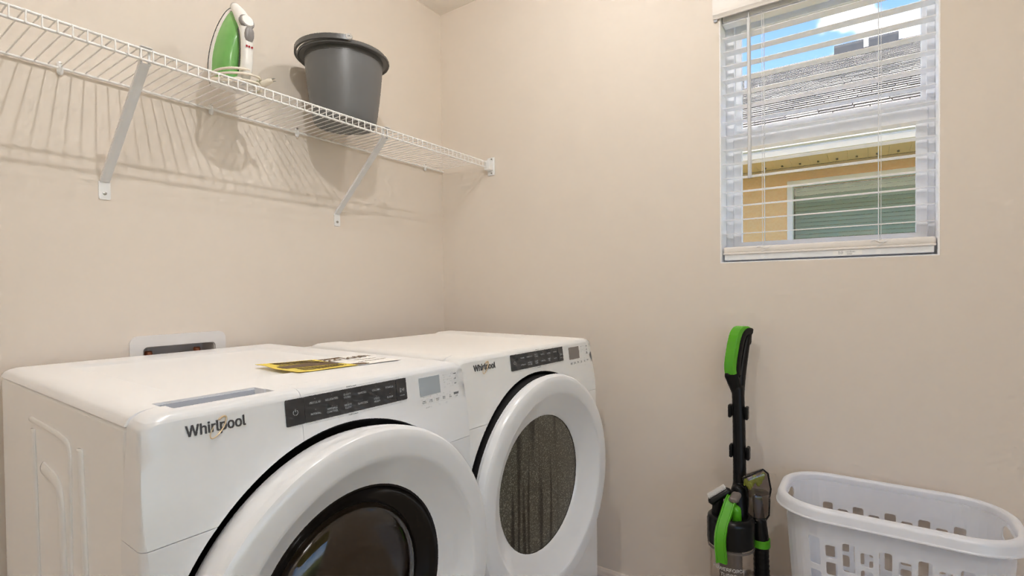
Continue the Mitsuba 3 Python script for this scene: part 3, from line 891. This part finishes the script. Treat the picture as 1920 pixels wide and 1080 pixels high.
sole = loft([(0, .004, IL, .054), (.004, .002, IL + .002, .056), (.006, .002, IL + .002, .056)])
skirt = loft([(.0062, .001, IL - .001, .0545), (.016, .0, IL - .005, .053), (.019, .0, IL - .009, .051)])
body = loft([(.0192, .002, IL - .009, .0505), (.030, .002, IL - .012, .0495), (.045, .003, IL - .022, .046), (.060, .006, IL - .040, .040), (.072, .010, IL - .062, .032), (.078, .014, IL - .082, .022)])
# handle: rear post, grip and nose, one smooth tube of changing width
hp = spline([(.014, 0, .066), (.018, 0, .095), (.040, 0, .113), (.085, 0, .118), (.130, 0, .114), (.170, 0, .100), (.200, 0, .078), (.226, 0, .050), (.238, 0, .034)], 60)
sc = np.interp(np.linspace(0, 1, 60), [0, .15, .35, .6, .8, 1.0], [1.25, 1.0, .95, 1.0, 1.15, .75])
handle = tube(hp, .0165, 16, False, sc)
heel = cat(rbox(.0, .014, -.047, .047, .006, .074, .006, 10), rbox(.0, .022, -.030, .030, .060, .124, .008, 10))
az = -.02   # azimuth that the handle side faces
tilt = math.radians(7)
hx = np.array([math.cos(az), math.sin(az), 0])
wv = np.cross((0, 0, 1), hx)
Lv = np.array([0, 0, 1.0]) * math.cos(tilt) + hx * math.sin(tilt)
Hv = hx * math.cos(tilt) - np.array([0, 0, 1.0]) * math.sin(tilt)
Wv = np.cross(Hv, Lv)
O = np.array([.138, -1.106, STOP + .0165])
MI = basis(Lv, Wv, Hv, O)
A = lambda n_, m, b_, s=40, p=None, **kw: add(n_, xf(m, MI), b_, p or k, s, **kw)
A('soleplate', sole, 'iron_dark')
A('skirt', skirt, 'iron_white')
A('water_tank', body, 'iron_green', 40, label='clear green water tank')
hn = A('handle', handle, 'iron_white', True)
A('heel', heel, 'iron_white')
A('grip_lining', tube(spline([(.045, 0, .096), (.09, 0, .1005), (.135, 0, .0965), (.165, 0, .084)], 30), .0125, 12), 'iron_dark', True, hn)
dl = lathe([(0, 0), (.021, 0), (.021, .006), (.019, .009), (0, .010)], 28)
A('dial', xf(dl, basis((.94, 0, -.34), (0, 1, 0), (.34, 0, .94), (.180, 0, .1055))), 'iron_grey', 30)
A('dial_face', xf(lathe([(0, 0), (.0165, 0), (.0155, .0025), (0, .003)], 28), basis((.94, 0, -.34), (0, 1, 0), (.34, 0, .94), (.1838, 0, .1145))), 'iron_white', 30)
bt = m3.Manifold.sphere(1, 24).scale((.024, .0135, .007)).translate((.143, 0, .1275))
A('steam_button', tri(bt), 'iron_grey', True)
for q in (-.006, .002, .009):
    A('indicator', rbox(.106, .111, q - .0025, q + .0025, .1325, .1355, .001, 6), 'iron_red', 30)
mk = xf(text('STEAM IRON', .0065, .0006, True), basis((-1, 0, 0), (0, 0, 1), (0, 1, 0), (0, 0, 0)))
# cord wound round the heel end
def loop(n, l, rx, ry, ph, dz, cx=.062):
    a = np.linspace(ph, ph + 2 * math.pi * n, 70)
    return np.stack([l + dz * np.sin(a * 1.0 + ph * 2) + .004 * (a - ph) / (2 * math.pi), ry * np.cos(a), cx + rx * np.sin(a)], -1)


cord = [tube(xf_ , .0036, 8) for xf_ in (loop(1.0, .014, .069, .062, 2.2, .006), loop(1.0, .026, .068, .061, 2.6, .009), loop(1.0, .006, .070, .064, 1.9, .004), loop(.8, .034, .067, .060, 2.9, .010))]
cd = A('cord', cat(cord), 'cord_white', True, label='cream power cord wound round the heel')
pg = np.array([.016, -.058, .120])
A('plug', tri(hull([((.026, -.056, .108), .010), ((.034, -.064, .126), .0085), ((.036, -.067, .133), .006)], 14)), 'cord_white', 40, cd)
A('plug_pin', cat(rbox(.034, .0355, -.073, -.068, .134, .150, .0005, 6), rbox(.040, .0415, -.070, -.065, .134, .150, .0005, 6)), 'steel', 30, cd)

# ------------------------------------------------------------------ upright vacuum leaning by the basket
k = thing('vacuum_cleaner', 'black upright vacuum cleaner with bright green handles leaning on the back wall', 'vacuum cleaner')
VX, VY = 1.382, -.150


def vp(px_x, z, y):
    return np.array([px_x, y, z])


A = lambda n_, m, b_, s=40, p=None, **kw: add(n_, m, b_, p or k, s, **kw)
# pole from canister to the grip, leaning towards the wall
pole = spline([(1.396, -.170, .50), (1.3955, -.155, .62), (1.392, -.140, .72), (1.386, -.120, .85), (1.382, -.112, .905)], 30)
A('pole', cat(tube(pole, .0190, 18, False, np.linspace(1.05, .98, 30))), 'vac_black', True)
A('pole_collar', tri(hull([((1.3985, -.166, .548), .026), ((1.398, -.162, .590), .024)], 16)), 'vac_black', 40)
for z, yy, xx in ((.822, -.127, 1.387), (.698, -.143, 1.3935)):
    A('cord_clip', cat(rbox(xx - .030, xx - .020, yy - .012, yy + .016, z - .020, z + .022, .004, 8), rbox(xx + .020, xx + .030, yy - .012, yy + .016, z - .022, z + .020, .004, 8), rbox(xx - .026, xx + .026, yy - .004, yy + .012, z - .014, z + .014, .004, 8)), 'vac_black', 30)
# handle loop: black back, green grip in front
back = spline([(1.384, -.110, .875), (1.387, -.095, .93), (1.392, -.072, .99), (1.398, -.052, 1.045), (1.402, -.042, 1.072)], 30)
A('handle_back', tube(back, .0150, 12, False, np.linspace(1.25, .80, 30)), 'vac_black', True)
gp = spline([(1.398, -.062, 1.081), (1.391, -.080, 1.087), (1.383, -.098, 1.084), (1.377, -.112, 1.069), (1.371, -.122, 1.034), (1.3655, -.128, .990), (1.364, -.129, .962), (1.366, -.127, .944)], 40)
gsec = [(x * .0185, y * .010) for x, y in ((-1, -.6), (-.86, -1), (.86, -1), (1, -.6), (1, .6), (.86, 1), (-.86, 1), (-1, .6))]
A('grip', sweep(gp, gsec), 'vac_green', 50, label='bright green curved grip')
A('grip_inner', sweep(gp[2:] + np.array([.010, .012, -.006]), [(x * .96, y) for x, y in gsec]), 'vac_black', 50)
A('grip_neck', tri(m3.Manifold.batch_hull([m3.Manifold.sphere(.012, 14).translate((1.357, -.126, .937)), m3.Manifold.sphere(.012, 14).translate((1.376, -.124, .940)), m3.Manifold.sphere(.018, 14).translate((1.383, -.112, .880))])), 'vac_black', 40)
A('handle_tip', tri(hull([((1.405, -.042, 1.070), .009), ((1.400, -.046, 1.078), .007), ((1.402, -.040, 1.04), .010)], 12)), 'vac_black', 40)
# canister
CX, CY = 1.382, -.222
cz0, cz1 = .165, .455
lid = lathe([(0, .392), (.0605, .392), (.0675, .397), (.0685, .405), (.0685, .462), (.066, .474), (.058, .482), (.050, .482), (.044, .470), (0, .468)], 56)
lid.apply_translation((CX, CY, .042))
A('canister_lid', lid, 'vac_black2', 35, label='black lid of the dust bin')
tw = tri(hull([((CX + .012, CY + .035, .505), .034), ((CX + .014, CY + .045, .585), .022)], 18))
A('tower', tw, 'vac_black', 40)
bn = trimesh.creation.revolve(np.array([(.0655, .394), (.0655, .17), (.062, .165), (0.0, .165)]), sections=56)
bn.apply_translation((CX, CY, .042))
A('dust_bin', bn, 'clear_plastic', True, label='clear dust bin')
core = lathe([(0, .17), (.026, .17), (.030, .25), (.034, .30), (.03, .39), (0, .39)], 32)
core.apply_translation((CX, CY, .042))
A('cyclone_core', core, 'vac_grey', 30)
seal = lathe([(.0655, .385), (.0672, .385), (.0672, .3915), (.0655, .3915)], 56)
seal.apply_translation((CX, CY, .042))
A('bin_seal', seal, 'vac_grey', 30)
# lettering bent round the bin
def wrap(t, h, z):
    m = text(t, h, .0004)
    m = m.subdivide_to_size(.004)
    th = math.atan2(CAM[1] - CY, CAM[0] - CX) - .10
    a = th + m.vertices[:, 0] / .066
    r = .0662 + m.vertices[:, 2]
    v = np.stack([CX + r * np.cos(a), CY + r * np.sin(a), z + m.vertices[:, 1]], -1)
    return trimesh.Trimesh(v, m.faces, process=False)


A('bin_lettering', cat(wrap('POWERFORCE', .0100, .376), wrap('TURBO', .0100, .3590)), 'bristle', False)
# green carry handle: a strap from the tower down over the lid edge
vd = np.array([CAM[0] - CX, CAM[1] - CY]); vd /= np.linalg.norm(vd)
vr_ = np.array([-vd[1], vd[0]])      # to the camera's right


def cp(right, out, z):
    return (CX + vr_[0] * right + vd[0] * out, CY + vr_[1] * right + vd[1] * out, z)


st = spline([cp(.010, -.004, .585), cp(.000, .020, .575), cp(-.012, .045, .545), cp(-.024, .067, .51), cp(-.029, .078, .48), cp(-.029, .080, .45), cp(-.027, .076, .425), cp(-.026, .073, .402)], 50)
def strap(path, w, t_):
    """flat strap whose width lies across the camera-side direction"""
    p = np.asarray(path)
    tg = np.gradient(p, axis=0); tg /= np.linalg.norm(tg, axis=1, keepdims=True)
    wdir = np.array([vr_[0], vr_[1], 0])
    Wd = wdir - tg * (tg @ wdir)[:, None]; Wd /= np.linalg.norm(Wd, axis=1, keepdims=True)
    Nn = np.cross(tg, Wd)
    prof = [(-.5, -.5), (-.42, .5), (-.34, .5), (-.3, .1), (.3, .1), (.34, .5), (.42, .5), (.5, -.5)]
    v = np.concatenate([p[:, None] + Wd[:, None] * (np.array(prof)[None, :, :1] * w) + Nn[:, None] * (np.array(prof)[None, :, 1:] * t_)])
    n, q = len(p), len(prof)
    F = []
    for i in range(n - 1):
        for a in range(q):
            b_ = (a + 1) % q
            F += [[i * q + a, i * q + b_, (i + 1) * q + b_], [i * q + a, (i + 1) * q + b_, (i + 1) * q + a]]
    for a in range(1, q - 1):
        F += [[0, a + 1, a], [(n - 1) * q, (n - 1) * q + a, (n - 1) * q + a + 1]]
    m = trimesh.Trimesh(v.reshape(-1, 3), np.array(F), process=False)
    m.fix_normals()
    return m


A('carry_handle', strap(st, .034, .010), 'vac_green', 40, label='bright green carry handle over the dust bin')
rb = tri(hull([(cp(.012, .006, .588), .0095), (cp(.004, .024, .578), .0095), (cp(.022, .006, .588), .009), (cp(.014, .024, .578), .009)], 12))
A('release_button', rb, 'vac_grey', 40)
gr = tri(hull([(cp(.014, .016, .545), .016), (cp(.018, .012, .500), .014)], 14))
A('green_plate', gr, 'vac_green', 40)
# dusting brush on the left
bp = tri(hull([(cp(-.040, .005, .500), .016), (cp(-.036, .0, .565), .016)], 16))
A('brush_post', bp, 'vac_black', 40)
bh0, bh1 = np.array(cp(-.052, .010, .562)), np.array(cp(-.010, -.004, .590))
A('brush_head', tri(hull([(bh0, .013), (bh1, .013)], 16)), 'vac_black2', 40)
bb = []
ax = (bh1 - bh0)
nrm = np.cross(ax / np.linalg.norm(ax), (vd[0], vd[1], 0)); nrm = nrm if nrm[2] > 0 else -nrm
for i in range(16):
    for j in (-1, 0, 1):
        p0 = bh0 + ax * (i / 15.) * 1.08 - ax * .04 + np.array([vd[0], vd[1], 0]) * j * .006
        bb.append(tube([p0 + nrm * .008, p0 + nrm * .024], .0012, 5))
A('brush_bristles', cat(bb), 'bristle', False, kind='stuff')
# clear turbo tool on the right
def rb_(r, o, z):
    return np.array(cp(r, o, z))


ft = cat(tri(hull([(rb_(.050, -.03, .628), .016), (rb_(.090, -.045, .645), .016), (rb_(.062, -.03, .590), .018), (rb_(.096, -.045, .598), .018)], 18)), tri(hull([(rb_(.066, -.035, .578), .022), (rb_(.092, -.04, .578), .021), (rb_(.072, -.035, .520), .024), (rb_(.090, -.04, .52), .020)], 18)))
tt = A('turbo_tool', ft, 'smoke_plastic', 40, label='clear tool with a lime green brush roll')
A('tool_rim', cat(tube([rb_(.034, -.016, .633), rb_(.060, -.020, .648), rb_(.092, -.033, .663), rb_(.106, -.040, .650), rb_(.114, -.045, .600), rb_(.110, -.045, .575)], .0028, 8), tube([rb_(.042, -.016, .612), rb_(.050, -.014, .570), rb_(.046, -.014, .520), rb_(.060, -.016, .500), rb_(.092, -.025, .500), rb_(.108, -.03, .525), rb_(.110, -.035, .575)], .0025, 8)), 'vac_black2', True, tt)
bl_ = []
for i in range(10):
    a = i * 1.25
    c = rb_(.044 + i * .0050, -.028 - i * .0018, .612 + .0022 * i)
    bl_.append(tri(hull([(c, .007), (c + (0, 0, .013 * math.cos(a)), .0058), (c + np.array([vr_[0], vr_[1], 0]) * .005 + (0, 0, -.014 * math.sin(a)), .0055)], 10)))
A('brush_roll', cat(bl_), 'vac_lime', 40, tt)
A('tool_core', tri(hull([(rb_(.076, -.037, .57), .014), (rb_(.082, -.037, .50), .016)], 14)), 'vac_grey', 40, tt)
A('tool_tube', tri(hull([(rb_(.082, -.035, .500), .020), (rb_(.086, -.035, .430), .025)], 18)), 'vac_black2', 40, tt)
hs = spline([rb_(.086, -.035, .43), rb_(.088, -.036, .34), rb_(.090, -.036, .25), rb_(.080, -.036, .18), rb_(.030, -.03, .14)], 60)
A('hose', tube(hs, .022, 14, False, 1 + .06 * np.sin(np.arange(60) * 2.2)), 'vac_black', True)
gb = tube([rb_(.0865, -.0355, .425), rb_(.0860, -.0355, .448)], .0262, 20)
A('green_band', gb, 'vac_green', 30)
A('motor_pod', tri(hull([(rb_(.055, -.02, .33), .020), (rb_(.060, -.02, .24), .022)], 16)), 'smoke_plastic', 40)
# floor head out of the frame below
A('base_housing', tri(hull([((CX, CY, .150), .056), ((CX, CY, .07), .055), ((CX, CY + .06, .05), .05)], 20).trim_by_plane((0, 0, 1), .015)), 'vac_black', 40)
A('floor_head', rbox(CX - .13, CX + .13, CY - .17, CY + .02, .004, .075, .025, 14), 'vac_black2', 40)
A('wheel', cat(*[xf(trimesh.creation.cylinder(.035, .025, sections=28), trimesh.transformations.translation_matrix((CX + s_ * .085, CY + .07, .035)) @ trimesh.transformations.rotation_matrix(math.pi / 2, (0, 1, 0))) for s_ in (-1,)]), 'vac_black', 30)
A('wheel', cat(*[xf(trimesh.creation.cylinder(.035, .025, sections=28), trimesh.transformations.translation_matrix((CX + s_ * .085, CY + .07, .035)) @ trimesh.transformations.rotation_matrix(math.pi / 2, (0, 1, 0))) for s_ in (1,)]), 'vac_black', 30)

# ------------------------------------------------------------------ laundry basket
k = thing('laundry_basket', 'tall white plastic laundry basket with cut-out holes standing by the back wall', 'laundry basket')
BCX, BCY, BZ = 1.777, -.198, .640
NL = 240


def loop_pts(hw, hd, r, n=NL):
    """rounded rectangle as n points at equal arc length, starting in the middle of the front"""
    pts = np.array(rrect(-hw, hw, -hd, hd, r, 24).exterior.coords)[:-1]
    c = np.vstack([pts, pts[:1]])
    s = np.concatenate([[0], np.cumsum(np.linalg.norm(np.diff(c, axis=0), axis=1))])
    # start at the front middle (y = -hd, x = 0), counter-clockwise seen from above
    i0 = None
    g = np.linspace(0, s[-1], 6001)[:-1]
    f = np.stack([np.interp(g, s, c[:, 0]), np.interp(g, s, c[:, 1])], -1)
    if Polygon(f).exterior.is_ccw is False:
        f = f[::-1]
    i0 = np.argmin(np.hypot(f[:, 0], f[:, 1] + hd))
    f = np.roll(f, -i0, 0)
    return f[(np.arange(n) * 6000 // n)], s[-1]


TOPL, LT = loop_pts(.244, .143, .105, 6000)
BOTL, LB = loop_pts(.200, .112, .085, 6000)


def place_on(s, z, inset):
    """s: arc position (0..LT) at the top loop, z height, inset inward"""
    f = (s / LT) % 1.0
    i = (f * 6000).astype(int) % 6000
    t = np.clip(z / BZ, 0, 1)[:, None]
    p = TOPL[i] * t + BOTL[i] * (1 - t)
    q = TOPL[(i + 20) % 6000] * t + BOTL[(i + 20) % 6000] * (1 - t)
    q0 = TOPL[(i - 20) % 6000] * t + BOTL[(i - 20) % 6000] * (1 - t)
    d = q - q0
    d /= np.linalg.norm(d, axis=1, keepdims=True)
    n = np.stack([-d[:, 1], d[:, 0]], -1)   # inward for ccw
    p = p + n * inset[:, None]
    return np.stack([BCX + p[:, 0], BCY + p[:, 1], z], -1)


holes = []
pitch = .0395
straight = .286
for mid in (0.0, LT / 2):
    for c in range(-4, 5):
        s = mid + c * pitch - (.012 if mid == 0 else .006)
        if c % 2 == 0:
            for z1 in (.562, .472, .382, .292, .202):
                holes.append(rrect(s - .0135, s + .0135, z1 - .074, z1, .005, 3))
        else:
            for z1 in (.548, .503, .458, .413, .368, .323, .278, .233, .188):
                holes.append(rrect(s - .0135, s + .0135, z1 - .034, z1, .005, 3))
for mid in (LT / 4, 3 * LT / 4):
    holes.append(rrect(mid - .075, mid + .075, .578, .616, .016, 4))
wallp = sbox(-.2, .012, LT - .2, BZ - .004)
from shapely.ops import unary_union
H = unary_union(holes)
H = unary_union([H, affinity.translate(H, LT, 0), affinity.translate(H, -LT, 0)])
wallp = wallp.difference(H)
# cut the sheet into narrow strips so that it bends round the corners
strips = []
for s0 in np.arange(-.2, LT - .2, .02):
    g = wallp.intersection(sbox(s0, 0, min(s0 + .02, LT - .2), 1))
    strips += [q for q in getattr(g, 'geoms', [g]) if q.geom_type == 'Polygon' and q.area > 1e-9]
ms = [prism(q.segmentize(.03), .0026) for q in strips]
wm = cat(ms)
v = wm.vertices
bw = trimesh.Trimesh(place_on(v[:, 0], v[:, 1], v[:, 2]), wm.faces, process=False)
A = lambda n_, m, b_, s=40, p=None, **kw: add(n_, m, b_, p or k, s, **kw)
A('wall', bw, 'basket_white', 30)
bt_ = prism(Polygon(BOTL[::60] + (BCX, BCY)), .0035)
A('bottom', xf(bt_, trimesh.transformations.translation_matrix((0, 0, .010))), 'basket_white', False)
ft_ = Polygon(BOTL[::60]).difference(Polygon(BOTL[::60]).buffer(-.006))
A('foot_ring', xf(prism(ft_, .0115), trimesh.transformations.translation_matrix((BCX, BCY, 0))), 'basket_white', False)
sl_ = np.linspace(0, LT, 201)[:-1]
rimp = place_on(sl_, np.full(200, BZ), np.zeros(200))
cc = np.array([BCX, BCY, 0])
# rolled rim: an upside-down U in section, out to a lip
outw = place_on(sl_, np.full(200, BZ), np.full(200, -.01)) - rimp
outw /= np.linalg.norm(outw, axis=1, keepdims=True)
secr = [(-.004, -.014), (-.0045, .000), (-.002, .005), (.003, .0075), (.009, .007), (.015, .003), (.0185, -.004), (.0195, -.019), (.0225, -.0225), (.0225, -.0255), (.0180, -.025), (.0172, -.006), (.0130, .000), (.006, .003), (.001, .001), (-.001, -.004), (-.001, -.014)]
V = np.concatenate([rimp[:, None] + outw[:, None] * np.array(secr)[None, :, :1] + np.array([0, 0, 1.0]) * np.array(secr)[None, :, 1:]]).reshape(-1, 3)
q = len(secr)
F = []
for i in range(200):
    j = (i + 1) % 200
    for a in range(q):
        b_ = (a + 1) % q
        F += [[i * q + a, i * q + b_, j * q + b_], [i * q + a, j * q + b_, j * q + a]]
rm = trimesh.Trimesh(V, np.array(F), process=False)
rm.fix_normals()
A('rim', rm, 'basket_white', 40)

# ------------------------------------------------------------------ outside: lawn and the house next door
struct('lawn_ground', tri(man(bx(-40, 40, -40, 60, -.35, -.15))), 'lawn')
# unseen roof of this house, shaped to keep sky reflections off the neighbour pane
unseen_roof = Polygon([(.36, 2.60), (.36, 2.74), (-3.6, 4.9), (-3.6, 2.70), (TH - .01, 2.70), (TH - .01, 2.60)])
om = xf(prism(unseen_roof, 16.0), basis((0, -1, 0), (0, 0, 1), (-1, 0, 0), (9, 0, 0)) @ basis((-1, 0, 0), (0, 1, 0), (0, 0, -1), (0, 0, 16.0)))
struct('roof', om, 'soffit_tan')
nb = thing('neighbor_house', 'tan stucco house with a grey shingle roof seen through the window', 'house')
NX0, NX1 = -5.0, 7.5
FYN, WYN, SZN, RYN, RZN, EZN = 3.6, 4.08, 2.452, 9.6, 5.60, 2.615
wx0, wx1, wz0, wz1 = 1.062, 2.75, 1.05, 2.312
wall = man(bx(NX0 + .5, NX1 - .5, WYN, WYN + .2, -.3, SZN)) - man(bx(wx0 + .04, wx1 - .04, WYN - .1, WYN + .5, wz0 + .04, wz1 - .04))
add('house_wall', tri(wall), 'stucco', nb)
add('frieze', rbox(NX0 + .5, NX1 - .5, WYN - .025, WYN, SZN - .055, SZN, .006, 6), 'soffit_tan', nb, 30)
add('fascia', rbox(NX0, NX1, FYN - .02, FYN, SZN - .008, EZN, .003, 6), 'fascia_white', nb, 30)
gut = Polygon([(0, 0), (.07, 0), (.085, .05), (.075, .06), (.10, .075), (.10, .115), (.096, .115), (.096, .08), (0, .08)])
gt = add('gutter', xf(prism(gut, NX1 - NX0), basis((0, -1, 0), (0, 0, 1), (-1, 0, 0), (NX1, FYN - .02, SZN + .01))), 'fascia_white', nb, 30)
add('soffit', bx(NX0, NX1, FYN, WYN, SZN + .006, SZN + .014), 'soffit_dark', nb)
sf = mikit.ply(rbox(0, .1552, 0, WYN - FYN - .028, 0, .006, .002, 6), 'soffit_tan', 30)
mk_ = mikit.ply(cat(rbox(.062, .080, .30, .335, -.012, .001, .003, 6)), 'soffit_dark', 30)
sfk = f'{nb}__soffit'
x = -2.0
while x < 5.0:
    pk = add('panel', sf, None, sfk, M=T4().translate([x, FYN + .001, SZN]))
    x += .156
x = -2.0
while x < 5.0:
    add('soffit_vent', mk_, None, nb, M=T4().translate([x, FYN + .001, SZN]))
    x += .156
# window of the house
wf = man(rbox(wx0, wx1, WYN - .03, WYN + .08, wz0, wz1, .004, 6)) - man(bx(wx0 + .05, wx1 - .05, WYN - 1, WYN + 1, wz0 + .05, wz1 - .05))
nw_ = add('window_frame', tri(wf), 'fascia_white', nb, 30)
add('pane', bx(wx0 + .045, wx1 - .045, WYN + .03, WYN + .031, wz0 + .045, wz1 - .045), 'neighbour_pane', nw_)
add('room_behind', cat(bx(wx0 - .3, wx1 + .3, WYN + .42, WYN + .44, wz0 - .3, wz1 + .3)), 'neighbour_room', nw_)
bs = mikit.ply(rbox(0, wx1 - wx0 - .12, 0, .046, 0, .003, .001, 6), 'neighbour_blind', 30)
z = wz1 - .10
while z > wz0 + .07:
    add('blind_slat', bs, None, nw_, M=T4().translate([wx0 + .06, WYN + .10, z]).rotate([1, 0, 0], 62))
    z -= .040
# roof
rl = math.hypot(RYN - FYN, RZN - EZN)
rd = np.array([0, RYN - FYN, RZN - EZN]) / rl
rn = np.array([0, -rd[2], rd[1]])
deck = bx(NX0, NX1, -.03, rl, -.03, 0)
MR = basis((1, 0, 0), rd, rn, (0, FYN, EZN))
roof = add('roof', xf(deck, MR), 'roof_under', nb)
back_m = basis((1, 0, 0), np.array([0, -rd[1], rd[2]]), np.array([0, rd[2], rd[1]]), (0, 2 * RYN - FYN, EZN))
bk = xf(deck, back_m); bk.fix_normals()
add('roof_far_side', bk, 'shingle_1', nb)
EXP = .143
nrow = int(rl / EXP)
sv = [mikit.ply(xf(bx(0, .31, -.01, EXP + .04, 0, .012), trimesh.transformations.rotation_matrix(-.062, (1, 0, 0))), f'shingle_{i}') for i in range(4)]
vis, rest = [], [[], [], [], []]
for r in range(nrow):
    off = rng.uniform(0, .318)
    for c in range(-16, 23):
        x = c * .318 + off
        o = np.array([x, r * EXP - .02, .014 + rng.uniform(0, .003)])
        pos = o[0] * np.array([1, 0, 0]) + o[1] * rd + o[2] * rn + np.array([0, FYN, EZN])
        var = int(rng.choice(4, p=[.35, .25, .25, .15]))
        dist = pos[1] - CAM[1]
        inview = (-.24 * dist < pos[0] + .31 - CAM[0]) and (pos[0] - CAM[0] < .10 * dist)
        (vis if inview else rest[var]).append((dist, var, o)) if inview else rest[var].append((dist, var, o))
vis.sort(key=lambda t: t[0])
for d_, var, o in vis[300:]:
    rest[var].append((d_, var, o))
for d_, var, o in vis[:300]:
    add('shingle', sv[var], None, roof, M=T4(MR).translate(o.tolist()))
base = xf(bx(0, .31, -.01, EXP + .04, 0, .012), trimesh.transformations.rotation_matrix(-.062, (1, 0, 0)))
for i in range(4):
    V = np.concatenate([base.vertices + o for _, _, o in rest[i]])
    F = np.concatenate([base.faces + 8 * q for q in range(len(rest[i]))])
    add('shingle_field', xf(trimesh.Trimesh(V, F, process=False), MR), f'shingle_{i}', roof, kind='stuff')
cap = mikit.ply(cat(xf(bx(0, .30, -.15, .005, 0, .012), trimesh.transformations.rotation_matrix(math.atan2(rd[2], rd[1]), (1, 0, 0))), xf(bx(0, .30, -.005, .15, 0, .012), trimesh.transformations.rotation_matrix(-math.atan2(rd[2], rd[1]), (1, 0, 0)))), 'shingle_1')
x = -3.0
while x < 5.5:
    add('ridge_cap', cap, None, roof, M=T4().translate([x, RYN, RZN + .022]))
    x += .28
for x0, x1 in ((1.249, 1.700), (1.772, 2.205)):
    hv = [(.105 * math.cos(t), .085 * math.sin(t)) for t in np.linspace(0, math.pi, 20)]
    pv = Polygon([(.105, -.16)] + hv + [(-.105, -.16)])
    m = xf(prism(pv, x1 - x0), basis((0, 1, 0), (0, 0, 1), (1, 0, 0), (x0, RYN - .12, RZN + .045)))
    add('roof_vent', m, 'vent_metal', nb, 40, label='dark grey metal hood on the ridge')
pp = lathe([(0, -.15), (.04, -.15), (.04, .14), (.034, .14), (.034, .10), (0, .10)], 20)
add('vent_pipe', pp, 'pipe_grey', nb, 30, M=T4().translate([.055, 7.65, EZN + (7.65 - FYN) * rd[2] / rd[1] + .05]))
